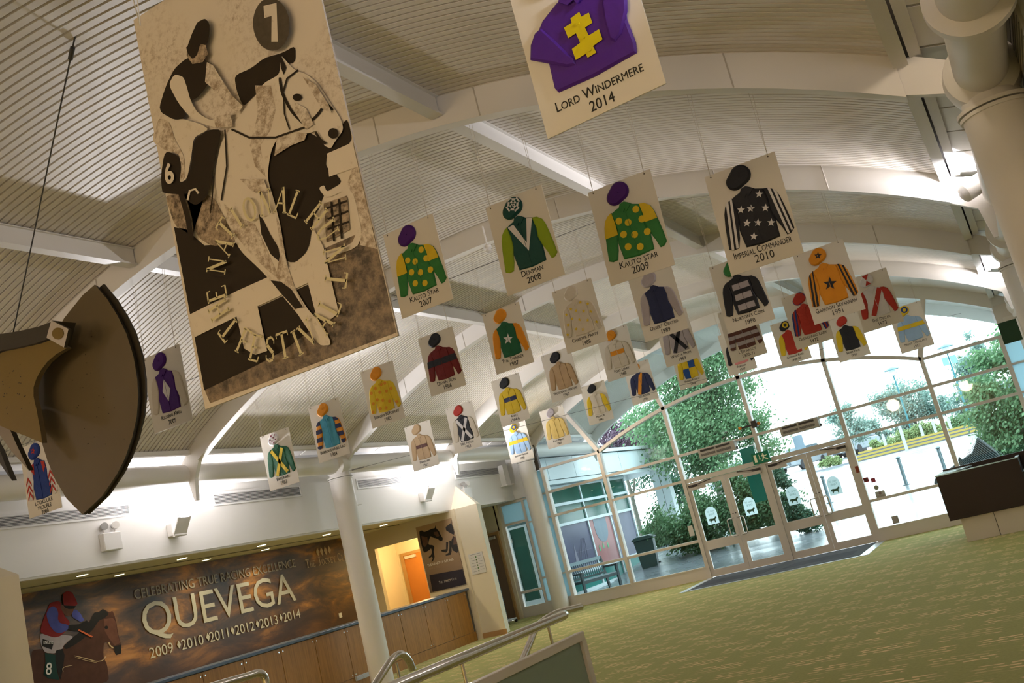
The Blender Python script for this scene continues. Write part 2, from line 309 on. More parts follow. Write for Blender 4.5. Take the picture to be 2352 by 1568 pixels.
# ---------------------------------------------------------------- the hall: floor, vault, beams, columns
XC = -5.65; RB = 10.8; ZB = 5.62 - RB                     # rib soffit circle
def zb(x, dr=0): return ZB + math.sqrt((RB + dr) ** 2 - (x - XC) ** 2)

# carpet
m = bpy.data.materials.new('olive_carpet'); m.use_nodes = True; nt = m.node_tree; b = nt.nodes['Principled BSDF']; N = nt.nodes.new; L = nt.links.new
tc = N('ShaderNodeTexCoord')
def brick(scale, bw, rh, mortar, off=.5):
    t = N('ShaderNodeTexBrick'); t.inputs['Scale'].default_value = scale; t.inputs['Brick Width'].default_value = bw; t.inputs['Row Height'].default_value = rh
    t.inputs['Mortar Size'].default_value = mortar; t.inputs['Mortar Smooth'].default_value = .4; t.offset = off
    t.inputs['Color1'].default_value = t.inputs['Color2'].default_value = (1, 1, 1, 1); t.inputs['Mortar'].default_value = (0, 0, 0, 1)
    return t
nz = N('ShaderNodeTexNoise'); nz.inputs['Scale'].default_value = 14; L(tc.outputs['Object'], nz.inputs['Vector'])
vm = N('ShaderNodeVectorMath'); vm.operation = 'MULTIPLY_ADD'; L(nz.outputs['Color'], vm.inputs[0]); vm.inputs[1].default_value = (.05, .05, 0); L(tc.outputs['Object'], vm.inputs[2])
b1 = brick(1, .25, .095, .036); b2 = brick(1, .74, .52, .12)
L(vm.outputs[0], b1.inputs['Vector']); L(vm.outputs[0], b2.inputs['Vector'])
mm = N('ShaderNodeMath'); mm.operation = 'MULTIPLY'; L(b1.outputs['Color'], mm.inputs[0]); L(b2.outputs['Color'], mm.inputs[1])
n2 = N('ShaderNodeTexNoise'); n2.inputs['Scale'].default_value = 2.2; L(tc.outputs['Object'], n2.inputs['Vector'])
cr = N('ShaderNodeValToRGB'); cr.color_ramp.elements[0].position = .40; cr.color_ramp.elements[1].position = .62; cr.color_ramp.elements[0].color = (.35, .35, .35, 1); cr.color_ramp.elements[1].color = (1, 1, 1, 1)
L(n2.outputs['Fac'], cr.inputs[0]); m2 = N('ShaderNodeMath'); m2.operation = 'MULTIPLY'; L(mm.outputs[0], m2.inputs[0]); L(cr.outputs[0], m2.inputs[1])
n3 = N('ShaderNodeTexNoise'); n3.inputs['Scale'].default_value = 30; n3.inputs['Detail'].default_value = 6; L(tc.outputs['Object'], n3.inputs['Vector'])
base = N('ShaderNodeMix'); base.data_type = 'RGBA'; base.inputs['A'].default_value = (.31, .31, .10, 1); base.inputs['B'].default_value = (.50, .48, .18, 1); L(n3.outputs['Fac'], base.inputs['Factor'])
mx = N('ShaderNodeMix'); mx.data_type = 'RGBA'; L(m2.outputs[0], mx.inputs['Factor']); L(base.outputs['Result'], mx.inputs['A']); mx.inputs['B'].default_value = (.95, .72, .38, 1)
L(mx.outputs['Result'], b.inputs['Base Color']); b.inputs['Roughness'].default_value = .95; b.inputs['Specular IOR Level'].default_value = .15
bp = N('ShaderNodeBump'); bp.inputs['Strength'].default_value = .4; bp.inputs['Distance'].default_value = .01; n4 = N('ShaderNodeTexNoise'); n4.inputs['Scale'].default_value = 160
L(tc.outputs['Object'], n4.inputs['Vector']); L(n4.outputs['Fac'], bp.inputs['Height']); L(bp.outputs['Normal'], b.inputs['Normal'])
CARPET = m
tag(MB().box((-16, -8, -.12), (1.2, 22.78, 0)).obj('floor', CARPET), 'olive green carpet with cream dashes', kind='structure')

# corrugated vault deck
DECK = mat('deck_white_metal', (.76, .70, .62), .38, metal=0, spec=.6)
def deck(name, y0, y1, x0=-11.30, x1=-.06):
    pitch = .0802; xs = [x0 + (x1 - x0) * i / 44 for i in range(45)]; v = []; f = []
    prof = ((0, 0), (.058, 0), (.063, .030), (.0752, .030)); rows = []
    n = int(round((y1 - y0) / pitch))
    for k in range(n):
        for a, h in prof: rows.append((y0 + k * pitch + a, h))
    rows.append((y0 + n * pitch, 0))
    for y, h in rows:
        for x in xs: v.append((x, y, zb(x, .27 + h)))
    for i in range(len(rows) - 1):
        for j in range(44):
            a = i * 45 + j; f.append((a, a + 45, a + 46, a + 1))
    me = bpy.data.meshes.new(name); me.from_pydata(v, [], f); me.materials.append(DECK)
    me.polygons.foreach_set('use_smooth', [True] * len(f)); me.set_sharp_from_angle(angle=R(20)); me.update()
    return link(name, me)
tag(deck('ceiling', -8, 27.0), 'white corrugated metal barrel vault ceiling', kind='structure')
# weather skin over the deck
sk = MB()
xs = [-11.9 + i * 12.5 / 30 for i in range(31)]
sk.add([(x, y, zb(x, .42)) for y in (-8.05, 27.05) for x in xs], [(i, i + 1, i + 32, i + 31) for i in range(30)])
tag(sk.obj('roof_skin', mat('roof_grey', (.5, .5, .5), .5)), 'outer sheet of the vaulted roof', kind='structure')

RIBS = [-4.3, -.5, 3.35, 7.25, 11.1, 14.95, 18.8, 22.7, 26.6]
def arc_box(y0, y1, dr0, dr1, x0, x1, n=40):
    s = MB(); xs = [x0 + (x1 - x0) * i / n for i in range(n + 1)]
    v = [(x, y, zb(x, d)) for x in xs for y, d in ((y0, dr0), (y1, dr0), (y1, dr1), (y0, dr1))]
    f = [(i * 4 + a, i * 4 + (a + 1) % 4, i * 4 + 4 + (a + 1) % 4, i * 4 + 4 + a) for i in range(n) for a in range(4)]
    f += [(0, 1, 2, 3), (n * 4 + 3, n * 4 + 2, n * 4 + 1, n * 4)]
    return s.add(v, f)
TL, TR, TZ, TRr = -11.45, .38, 4.03, .17
for k, y in enumerate(RIBS):
    r = empty('arched_beam', (0, y, 0), 'curved white steel roof beam', kind='structure')
    a = arc_box(0, .13, 0, .285, -11.05, -.10); a.obj('web', WHITE, r, smooth=True)
    if k in (2, 3, 4, 5):                                   # cladding joints read as thin cover strips
        for x in (-9.6, -8.2, -6.9, -5.2, -4.35, -3.3, -2.35, -1.2):
            MB().box((x - .006, -.004, zb(x) + .004), (x + .006, .0, zb(x, .28))).obj('joint_strip', mat('joint_shade', (.50, .46, .41), .6), r)
    for sx, xe, tx in ((-1, -11.05, TL), (1, -.10, TR)):    # end brackets reaching the eave tube
        z0, z1 = zb(xe), zb(xe, .285)
        if k % 2 == 1:
            pts = [(xe - sx * .02, z0 + .03), (xe - sx * .02, z1 - .03), (xe + sx * .12, z1 - .06), (tx, TZ + .10), (tx, TZ - .05), (tx - sx * .14, TZ - .06)]
        else:
            pts = [(xe, z0), (xe, z1), (xe + sx * .14, z1 - .1), (tx, TZ + .16), (tx, TZ), (tx - sx * .10, TZ - .12), (tx - sx * .16, TZ - .44), (tx - sx * .20, TZ - .44), (tx - sx * .25, TZ - .1), (xe + sx * .02, z0 - .02)]
        MB().prism(pts, .03, .10).obj('end_bracket', WHITE, r)
for x, nm in ((-3.7, 'right'), (-7.60, 'left')):          # purlins along the vault
    for i in range(len(RIBS) - 1):
        y0, y1 = RIBS[i] + .14, RIBS[i + 1] - .02; zt = zb(x, .262)
        r = tag(MB().box((x - .03, y0, zt - .17), (x + .03, y1, zt)).box((x - .06, y0, zt - .19), (x + .06, y1, zt - .17)).box((x - .06, y0, zt - .008), (x + .06, y1, zt)).obj('purlin', WHITE),
                'white steel purlin under the vault', kind='structure')
# eave edge, gutter strips and soffit panels
for sx, xe in ((-1, -11.20), (1, -.12)):
    z = zb(xe, .27)
    r = empty('trim_1' if sx < 0 else 'trim_2', (0, 0, 0), 'white panelled eave soffit beside the vault', kind='structure')
    MB().box((min(xe, xe + sx * .10), -8, z - .10), (max(xe, xe + sx * .10), 26.9, z - .03)).obj('edge_channel', WHITE, r)
    MB().box((min(xe + sx * .12, xe + sx * .2), -8, z - .06), (max(xe + sx * .12, xe + sx * .2), 26.9, z - .0)).obj('edge_channel', WHITE, r)
    pm = None
    for i in range(len(RIBS) - 1):
        for j in range(5):
            w_ = (RIBS[i + 1] - RIBS[i]) / 5
            if pm is None:
                q = MB().prism([(xe + sx * .20, z - .03), (xe + sx * .85, z - .22), (xe + sx * .85, z - .20), (xe + sx * .20, z - .01)], 0, w_ - .022)
                pm = q.mesh('panel', WHITE)
            o = link('panel', pm, r); o.location = (0, RIBS[i] + j * w_ + .01, 0)
    MB().prism([(xe + sx * .20, z), (xe + sx * .90, z - .2), (xe + sx * .90, z - .1), (xe + sx * .20, z + .06)], -8, 26.9).obj('backing', mat('dark_gap', (.1, .09, .08), .8), r)

# eave tubes and columns
def column(x, y, nm):
    r = empty(nm, (x, y, 0), kind='structure')
    tag(r, 'round white column carrying the eave tube')
    MB().tube([(0, 0, 0), (0, 0, 3.74)], .21, 32).obj('shaft', WHITE, r, smooth=True)
    MB().tube([(0, 0, 3.74), (0, 0, 3.765)], .225, 32).tube([(0, 0, 3.775), (0, 0, 3.80)], .235, 32).obj('collar', WHITE, r, smooth=True)
    MB().tube([(0, 0, 3.80), (0, 0, 3.92)], [.20, .17], 32).obj('neck', WHITE, r, smooth=True)
for y in (-.45, 7.25, 14.95, 22.55):
    column(TL, y, 'column'); column(TR, y, 'column')
for x, nm in ((TL, 'l'), (TR, 'r')):
    r = empty('eave_tube', (x, 0, TZ), 'white steel eave tube running along the hall', kind='structure')
    s = MB()
    s.tube([(0, -8, 0), (0, 26.9, 0)], TRr, 28); s.obj('pipe', WHITE, r, smooth=True)
    for y in (-.45, 7.25, 14.95, 22.6):
        if nm == 'r': MB().tube([(0, y - 1.50, 0), (0, y - 1.48, 0), (0, y - 1.40, 0), (0, y - 1.34, 0)], [TRr, .245, .245, TRr], 28, caps=False).obj('collar', WHITE, r, smooth=True)
        MB().tube([(0, y - .18, 0), (0, y - .12, 0), (0, y, 0), (0, y + .12, 0), (0, y + .18, 0)], [TRr, .235, .25, .235, TRr], 28, caps=False).obj('collar', WHITE, r, smooth=True)
    MB().tube([(0, 26.9, 0), (0, 26.93, 0)], .19, 28).obj('end_cap', WHITE, r, smooth=True)
# right column flue beside the bulkhead
# ---------------------------------------------------------------- walls
CREAM = mat('cream_wall_paint', (.74, .64, .46), .6, var=.03, vscale=1)
BULK = mat('bulkhead_paint', (.80, .78, .75), .6, var=.02, vscale=1)
tag(MB().box((-12.25, -8, 2.93), (-12.1, 22.7, 4.58)).obj('wall_left', BULK), 'white bulkhead wall above the counter', kind='structure')
tag(MB().box((-16, -8, 2.93), (-12.25, 22.9, 3.05)).obj('ceiling_1', mat('soffit_paint', (.62, .60, .46), .6)), 'low ceiling over the counter', kind='structure')
tag(MB().box((-14.70, -8, 0), (-14.5, 18.62, 2.93)).obj('wall_counter_back', CREAM), 'back wall behind the counter', kind='structure')
tag(MB().box((-16, 18.62, 0), (-15.2, 18.7, 2.93)).box((-15.3, 18.7, 0), (-15.2, 23, 2.93)).obj('wall_corridor', CREAM), 'corridor wall', kind='structure')
tag(MB().box((-13.12, 19.5, 0), (-12.0, 19.62, 2.93)).box((-14.38, 19.5, 2.52), (-13.12, 19.62, 2.93)).box((-15.2, 19.5, 0), (-14.38, 19.62, 2.93)).obj('wall_counter_end', CREAM), 'wall at the end of the counter recess', kind='structure')
tag(MB().box((-15.2, 21.5, 0), (-13.0, 21.6, 2.93)).obj('wall_corridor_end', CREAM), 'end wall of the lit corridor', kind='structure')
tag(MB().box((-13.1, 19.62, 0), (-13.0, 21.5, 2.93)).obj('wall_corridor_side', CREAM), 'side wall of the lit corridor', kind='structure')
tag(MB().box((-13.0, 22.72, 2.27), (-12.75, 22.86, 2.93)).box((-12.79, 22.72, 0), (-12.68, 22.86, 2.93)).box((-16, 22.72, 0), (-13.4, 22.86, 2.93)).box((-13.4, 22.72, 2.27), (-13.0, 22.86, 2.93)).obj('wall_end_left', CREAM), 'cream end wall around the brown door', kind='structure')
tag(MB().box((1.0, -8, 0), (1.2, 22.8, 4.5)).obj('wall_right', BULK), 'right hand wall of the hall', kind='structure')
tag(MB().box((-16, -8.2, 0), (1.2, -8, 6.2)).obj('wall_back', CREAM), 'far back wall of the hall', kind='structure')
tag(MB().box((-16.1, -8, 0), (-16, 22.8, 3.0)).obj('wall_far_left', CREAM), 'outer wall left of the counter', kind='structure')
# the bulkhead's curved return over the left door
pts = circ(-12.1 - .0, 22.1, .6, n=8, a0=0, a1=90)
tag(MB().prism([(-12.16, 21.4)] + [(-12.1, 21.4)] + [(p[0] - .55, p[1]) for p in pts] + [(-12.7, 22.72), (-12.75, 22.72), (-12.75, 21.4)], 2.925, 3.02, ax='z').obj('trim_3', BULK), 'curved end of the bulkhead', kind='structure')
tag(MB().box((-12.75, 22.72, 2.93), (-11.62, 22.84, 4.6)).obj('wall_end_upper', BULK), 'upper wall beside the column', kind='structure')
# big duct casing at the top right
r = empty('duct_casing', (0, 0, 0), 'white duct casing with a slotted grille above the right columns', 'duct')
MB().prism([(.62, 3.3), (.98, 3.3), (.98, 4.35), (.70, 4.35), (.62, 4.25)], 2.5, 12.5).obj('casing', WHITE, r)
MB().box((.60, 6.2, 3.75), (.62, 9.2, 4.12)).obj('grille_frame', mat('grille_frame_white', (.7, .66, .6), .5), r)
for i in range(7):
    MB().box((.595, 6.26, 3.79 + i * .045), (.603, 9.14, 3.80 + i * .045)).obj('slat', mat('grille_slat', (.25, .24, .22), .5), r)

# pylons at both ends of the counter
def pylon(y, lab, sg=1):
    r = MB()
    a, b, c, d = (-12.18, y), (-11.40, y), (-11.62, y + sg * .55), (-12.1, y + sg * .75)
    v = [(p[0], p[1], 0) for p in (a, b, c, d)] + [(p[0], p[1], 2.92) for p in (a, b, c, d)] + [(-12.095, y + sg * .45, 3.46)]
    r.add(v, [(0, 1, 5, 4), (1, 2, 6, 5), (2, 3, 7, 6), (3, 0, 4, 7), (4, 5, 8), (5, 6, 8), (6, 7, 8), (7, 4, 8), (3, 2, 1, 0)])
    e = empty('wall_pylon', (0, 0, 0), lab, 'pylon')
    r.obj('shaft', mat('pylon_cream', (.80, .72, .56), .55, var=.03), e)
    y0, y1 = sorted((y - sg * .02, y)); s = MB().box((-12.2, y0, 0), (-11.38, y1, .11)); s.obj('skirting', mat('light_oak', (.42, .24, .09), .45, var=.15, vscale=6), e)
    return e
p1 = pylon(19.55, 'cream pointed pylon at the far end of the counter carrying a paper notice')
p2 = pylon(8.16, 'cream pointed pylon at the near end of the counter, left of the horse banner', -1)
# ---------------------------------------------------------------- glazed entrance wall
FY = 22.7
GL = bpy.data.materials.new('pane_glass'); GL.use_nodes = True; nt = GL.node_tree; nt.nodes.clear()
o_ = nt.nodes.new('ShaderNodeOutputMaterial'); tr = nt.nodes.new('ShaderNodeBsdfTransparent'); gs = nt.nodes.new('ShaderNodeBsdfGlossy'); mxs = nt.nodes.new('ShaderNodeMixShader'); fr = nt.nodes.new('ShaderNodeFresnel')
tr.inputs[0].default_value = (.86, .955, .95, 1); gs.inputs['Roughness'].default_value = .02; fr.inputs[0].default_value = 1.45
nt.links.new(fr.outputs[0], mxs.inputs[0]); nt.links.new(tr.outputs[0], mxs.inputs[1]); nt.links.new(gs.outputs[0], mxs.inputs[2]); nt.links.new(mxs.outputs[0], o_.inputs[0])
def translucent(name, c):
    if name in MATS: return MATS[name]
    m = bpy.data.materials.new(name); m.use_nodes = True; nt = m.node_tree; b = nt.nodes['Principled BSDF']; b.inputs['Base Color'].default_value = (*c, 1)
    t = nt.nodes.new('ShaderNodeBsdfTranslucent'); t.inputs[0].default_value = (*c, 1); a = nt.nodes.new('ShaderNodeMixShader'); a.inputs[0].default_value = .6
    o = [n for n in nt.nodes if n.type == 'OUTPUT_MATERIAL'][0]; nt.links.new(b.outputs[0], a.inputs[1]); nt.links.new(t.outputs[0], a.inputs[2]); nt.links.new(a.outputs[0], o.inputs[0]); MATS[name] = m; return m
MX = [-11.15, -9.53, -7.60, -5.65, -3.70, -1.75, -.17]
ARC = {-11.15: 3.50, -9.53: 3.56, -7.60: 4.07, -5.65: 4.27, -3.70: 4.07, -1.75: 3.55, -.17: 3.49}
facade = empty('window_1', (0, FY, 0), 'large glazed entrance wall with cream frames', kind='structure')
def vbar(x, z0, z1, w=.085, d=.17):
    MB().box((x - w / 2, 0, z0), (x + w / 2, d, z1)).obj('mullion', FRAME, facade)
def hbar(x0, x1, z, w=.06, d=.14):
    MB().box((x0, .01, z - w / 2), (x1, d, z + w / 2)).obj('transom', FRAME, facade)
def pane(pts, y=.08):
    s = MB().add([(p[0], y, p[1]) for p in pts], [tuple(range(len(pts)))]); o = s.obj('pane', GL, facade); return o
def arch_pts(x0, x1, n=6):
    """arched transom as a smooth curve through the mullion heads"""
    o = []
    for i in range(n + 1):
        x = x0 + (x1 - x0) * i / n; o.append((x, 4.27 - 10.35 + math.sqrt(10.35 ** 2 - (x - XC) ** 2)))
    return o
for x in MX: vbar(x, 0, ARC[x] + .03)
for i in range(6):
    x0, x1 = MX[i] + .04, MX[i + 1] - .04; door = i in (2, 3)
    if not door:
        MB().box((x0, .0, 0), (x1, .16, .27)).obj('sill_panel', FRAME, facade)
        MB().box((x0, -.015, .25), (x1, .02, .275)).obj('sill_trim', FRAME, facade)
        zs = [.87, 2.29, 2.89] + ([3.50] if i in (0, 5) else []); zl = [.27]
        if i in (0, 5): zl += zs
        else: zl += zs
        for z in zs: hbar(x0, x1, z)
        for a, b_ in zip(zl, zl[1:]): pane([(x0, a), (x1, a), (x1, b_), (x0, b_)])
        top = 3.50 if i in (0, 5) else 2.89
    else:
        hbar(x0, x1, 2.27, .10, .16); hbar(x0, x1, 2.89); pane([(x0, 2.3), (x1, 2.3), (x1, 2.89), (x0, 2.89)]); top = 2.89
    if i in (0, 5):      # sloped frame from the outer node up to the beam
        xa, xb = (MX[1], -10.12) if i == 0 else (MX[5], -1.33)
        if i == 0:
            MB().beam((MX[1], .08, 3.56), (-10.12, .08, zb(-10.12)), .17, .10, up=(1, 0, 0)).obj('sloped_mullion', FRAME, facade)
            pane([(MX[0], 3.5), (MX[1], 3.56), (-10.12, zb(-10.12)), (-10.6, zb(-10.6)), (-11.15, zb(-11.15))])
        else:
            MB().beam((MX[5], .08, 3.55), (-1.33, .08, zb(-1.33)), .17, .10, up=(1, 0, 0)).obj('sloped_mullion', FRAME, facade)
            pane([(MX[5], 3.55), (MX[6], 3.49), (-.17, zb(-.17)), (-.7, zb(-.7)), (-1.33, zb(-1.33))])
    else:
        ap = arch_pts(MX[i], MX[i + 1])
        s = MB()
        for p, q in zip(ap, ap[1:]): s.beam((p[0], .08, p[1]), (q[0], .08, q[1]), .16, .075, up=(0, 0, 1))
        s.obj('arched_transom', FRAME, facade)
        pane([(x0, top), (x1, top)] + [(p[0], p[1]) for p in ap[::-1]])
TOPX = {-9.53: -10.12, -7.60: -7.95, -5.65: -5.70, -3.70: -3.50, -1.75: -1.33}
for x in (-7.60, -5.65, -3.70):
    xt = TOPX[x]; MB().beam((x, .08, ARC[x]), (xt, .08, zb(xt)), .16, .085, up=(1, 0, 0)).obj('fan_mullion', FRAME, facade)
xs_ = [-9.53, -7.60, -5.65, -3.70, -1.75]
for a, b_ in zip(xs_, xs_[1:]):
    ap = arch_pts(a, b_); ta, tb = TOPX[a], TOPX[b_]
    pane([(p[0], p[1]) for p in ap] + [(tb + (ta - tb) * k / 6, zb(tb + (ta - tb) * k / 6)) for k in range(7)])
# outer strips of glass beyond the first and last mullion, and the glazed side light by the left wall
for x0, x1 in ((-11.9, -11.19), (-.13, 1.0)):
    r = empty('window_2' if x0 < -5 else 'window_3', (0, FY, 0), 'narrow pale glazed strip at the edge of the entrance wall', kind='structure')
    PB = translucent('pale_blue_panel', (.62, .82, .88))
    zz = [.27, .87, 2.29, 2.89, 3.5]
    MB().box((x0, .02, 0), (x1, .12, .27)).obj('sill_panel', FRAME, r)
    for a, b_ in zip(zz, zz[1:]):
        MB().box((x0, .06, a + .02), (x1, .08, b_ - .02)).obj('panel', PB, r); MB().box((x0, .03, a - .02), (x1, .10, a + .02)).obj('transom', FRAME, r)
    MB().box((x0, .02, 3.5), (x1, .12, zb(max(min(x1, -.2), -11.1)))).obj('infill', mat('dark_infill', (.12, .11, .10), .6) if x0 < -5 else FRAME, r)
r = empty('window_4', (0, 22.78, 0), 'narrow glazed side light with a white door beyond', kind='structure')
for a, b_, c, d in ((-12.68, -12.60, 0, 2.93), (-11.98, -11.88, 0, 2.93)): MB().box((a, 0, c), (b_, .1, d)).obj('frame', FRAME, r)
for z in (.0, ): MB().box((-12.60, 0, 0), (-11.98, .1, .26)).obj('sill_panel', FRAME, r)
for z in (.62, 2.36): MB().box((-12.60, 0, z - .03), (-11.98, .1, z + .03)).obj('transom', FRAME, r)
MB().box((-12.60, 0, 2.86), (-11.98, .1, 2.93)).obj('transom', FRAME, r)
for a, b_ in ((.26, .62), (.62, 2.36)): MB().add([(-12.6, .05, a), (-11.98, .05, a), (-11.98, .05, b_), (-12.6, .05, b_)], [(0, 1, 2, 3)]).obj('pane', GL, r)
MB().box((-12.6, .04, 2.39), (-11.98, .06, 2.86)).obj('panel', MATS['pale_blue_panel'], r)
# four glazed door leaves
STEEL = mat('brushed_steel', (.72, .69, .65), .12, metal=1)
SILV = mat('silver_closer', (.60, .57, .53), .4, metal=.3)
DARK = mat('dark_mechanism', (.06, .05, .045), .6)
dn = 0
for (xa, xb) in ((MX[2] + .045, MX[3] - .045), (MX[3] + .045, MX[4] - .045)):
    xm = (xa + xb) / 2
    for side, (p, q) in enumerate(((xa, xm - .004), (xm + .004, xb))):
        dn += 1
        r = empty('door_%d' % dn, (0, FY + .03, 0), 'glazed entrance door leaf with a looped steel handle', kind='structure')
        z1 = 2.21
        s = MB().box((p, 0, .01), (p + .09, .05, z1)).box((q - .09, 0, .01), (q, .05, z1)).box((p + .09, 0, .01), (q - .09, .05, .17)).box((p + .09, 0, .62), (q - .09, .05, .83)).box((p + .09, 0, 2.10), (q - .09, .05, z1))
        s.obj('door_frame', FRAME, r)
        for a, b_ in ((.17, .62), (.83, 2.10)):
            MB().add([(p + .09, .03, a), (q - .09, .03, a), (q - .09, .03, b_), (p + .09, .03, b_)], [(0, 1, 2, 3)]).obj('pane', GL, r)
        hx = q - .045 if side == 0 else p + .045; sg = -1 if side == 0 else 1
        pts = [(hx, .0, .80), (hx, -.06, .80)] + [(hx + sg * (.02 + .11 * t), -.06, .80) for t in (0, .6, .85)] + [(hx + sg * .145, -.06, .825), (hx + sg * .15, -.06, .86), (hx + sg * .15, -.06, 1.14), (hx + sg * .145, -.06, 1.175), (hx + sg * .12, -.06, 1.2), (hx, -.06, 1.2), (hx, 0, 1.2)]
        MB().tube(pts, .013, 10).obj('handle', STEEL, r, smooth=True)
        hx2 = q - .03 if side == 0 else p + .03
        hg = p + .05 if side == 0 else q - .05
        MB().box((min(hg, hg - sg * .42), -.06, 2.03), (max(hg, hg - sg * .42), 0, 2.10)).obj('closer', SILV, r)
        MB().beam((hg - sg * .08, -.03, 2.13), (hg - sg * .55, -.03, 2.19), .02, .02).box((min(hg, hg - sg * .2), -.05, 2.11), (max(hg, hg - sg * .2), 0, 2.16)).obj('closer_arm', DARK, r)
        MB().tube([(hx2 - sg * 0, -.004, 1.30), (hx2, .001, 1.30)], .014, 10).obj('lock', DARK, r)
        if True:                                           # arched etched sticker with a horse shape
            cx = (p + q) / 2 - .08; pts = [(cx - .14, 1.17), (cx + .14, 1.17), (cx + .14, 1.42)] + circ(cx, 1.42, .14, .16, 10, a0=0, a1=180)[1:]
            STK = translucent('etched_sticker', (.75, .92, .95))
            st = MB().add([(x, .026, z) for x, z in pts], [tuple(range(len(pts)))]).obj('sticker', STK, r)
            hp = [(-.10, .05), (-.085, .085), (-.06, .07), (-.05, .05), (.0, .045), (.05, .055), (.085, .05), (.10, .02), (.09, .0), (.075, .03), (.07, -.02), (.055, -.05), (.045, -.01), (.0, .0), (-.035, -.005), (-.045, -.055), (-.06, -.05), (-.06, .01), (-.075, .04), (-.095, .035)]
            MB().add([(cx - x * 1.0, .0245, 1.25 + z) for x, z in hp], [tuple(range(len(hp)))]).obj('horse_print', mat('sticker_print', (.05, .13, .07), .7), st)
            tl = lettering([('HALL OF', cx, 1.45, .055), ('FAME', cx, 1.375, .07)], mat('sticker_text', (.30, .50, .50), .7), st, smallcaps=False, maxw=.2, name='sticker_lettering'); tl.location = (0, .0235, 0)
            tl.scale = (-1, 1, 1); tl.location.x = 2 * cx
# brown timber door left of the glazing
r = empty('door_5', (0, 22.68, 0), 'brown timber door behind the pylon', kind='structure')
WOODD = mat('brown_door_veneer', (.22, .14, .09), .4, var=.12, vscale=2)
MB().box((-13.33, 0, .01), (-12.84, .04, 2.2)).obj('door_leaf', WOODD, r)
MB().box((-13.40, -.02, 0), (-13.33, .06, 2.27)).box((-12.84, -.02, 0), (-12.78, .06, 2.27)).box((-13.33, -.02, 2.2), (-12.84, .06, 2.27)).obj('door_frame', mat('light_oak', (0, 0, 0)), r)
MB().box((-13.12, -.06, 2.10), (-12.90, 0, 2.17)).obj('closer', SILV, r)
# corridor door, lit orange
r = empty('door_6', (0, 21.47, 0), 'orange brown door in the lit corridor', kind='structure')
MB().box((-14.98, 0, .01), (-14.15, .03, 2.24)).obj('door_leaf', mat('orange_veneer', (.48, .17, .03), .35, var=.12, vscale=2), r)
MB().box((-15.08, -.02, 0), (-14.98, .04, 2.31)).box((-14.15, -.02, 0), (-14.06, .04, 2.31)).box((-14.98, -.02, 2.24), (-14.15, .04, 2.31)).obj('door_frame', mat('light_oak', (0, 0, 0)), r)
MB().box((-14.92, -.07, 2.15), (-14.6, 0, 2.22)).obj('closer', SILV, r)

# blue grey wheeled screen by the brown door
r = empty('wheeled_screen', (-12.95, 21.9, 0), 'grey wheeled display screen behind the pylon, by the brown door', 'screen')
MB().box((-.03, -.02, .10), (.30, .02, 1.75)).obj('screen_panel', mat('screen_blue', (.10, .16, .20), .2), r, bevel=.01)
MB().box((-.1, -.25, .07), (.42, .25, .11)).obj('base', mat('base_silver', (.55, .6, .65), .4), r, bevel=.01)
for x, y in ((.4, -.22), (.4, .22), (-.08, -.22), (-.08, .22)): MB().tube([(x, y - .02, .04), (x, y + .02, .04)], .04, 12).obj('castor', DARK, r)

# air curtains, exit sign and alarm items on the glazing
for k, (x0, x1) in enumerate(((-6.98, -6.10), (-5.02, -4.15))):
    r = empty('air_curtain', (x0, FY, 0), ('grey air curtain heater over the left pair of doors', 'grey air curtain heater over the right pair of doors')[k], 'heater')
    GH = mat('heater_grey', (.52, .48, .42), .5)
    MB().box((0, -.24, 2.68), (x1 - x0, 0, 2.90)).obj('casing', GH, r, bevel=.01)
    for a, b_ in ((.06, .40), (.44, .78)):
        MB().box((a, -.25, 2.73), (b_, -.235, 2.78)).box((a, -.25, 2.83), (b_, -.235, 2.875)).obj('outlet', DARK, r)
        for t in range(3): MB().box((a, -.255, 2.738 + t * .014), (b_, -.25, 2.742 + t * .014)).obj('louvre', GH, r)
    MB().tube([(x1 - x0, -.12, 2.72), (x1 - x0 + .03, -.12, 2.72)], .03, 12).obj('knob', DARK, r)
    MB().tube([(.55, -.1, 2.9), (.60, -.08, 3.0), (.68, -.06, 3.03), (.74, -.06, 2.98), (.76, -.1, 2.9)], .006, 6).obj('cable', WHITE, r)
r = empty('exit_sign', (-5.85, 22.65, 2.24), 'green running man exit sign above the mullion between the doors', 'sign')
MB().box((0, 0, 0), (.40, .05, .25)).obj('casing', mat('exit_green', (.0, .10, .045), .4, emit=(0, .25, .1), estr=.12), r)
EC = mat('exit_cream', (.75, .68, .45), .5, emit=(.75, .68, .45), estr=.15)
s = MB().box((.045, -.004, .04), (.105, -.001, .21))
s.prism([(.165, .20), (.175, .20), (.175, .11), (.195, .11), (.17, .07), (.145, .11), (.165, .11)], -.004, -.001)
s.prism(circ(.265, .195, .016), -.004, -.001)
s.prism([(.24, .18), (.275, .18), (.31, .15), (.345, .165), (.35, .155), (.31, .135), (.285, .145), (.28, .12), (.33, .09), (.36, .06), (.35, .05), (.315, .07), (.265, .10), (.24, .05), (.205, .04), (.20, .05), (.225, .065), (.245, .12), (.25, .155), (.225, .14), (.215, .15)], -.004, -.001)
s.obj('pictogram', EC, r)
r = empty('sounder', (-5.60, 22.60, 3.05), 'black sounder with two orange beacons on the middle mullion', 'alarm')
MB().box((-.02, -.06, 0), (.10, .1, .16)).obj('body', DARK, r, bevel=.01)
OB = mat('orange_beacon', (.85, .30, .02), .3)
for x in (.15, -.30): MB().tube([(x - .035, 0, .07), (x + .01, 0, .07), (x + .03, 0, .07)], [.035, .04, .02], 12).obj('beacon', OB, r, smooth=True)
MB().box((-.30, .01, .05), (.15, .04, .09)).obj('bracket', DARK, r)
RED = mat('alarm_red', (.25, .02, .02), .4)
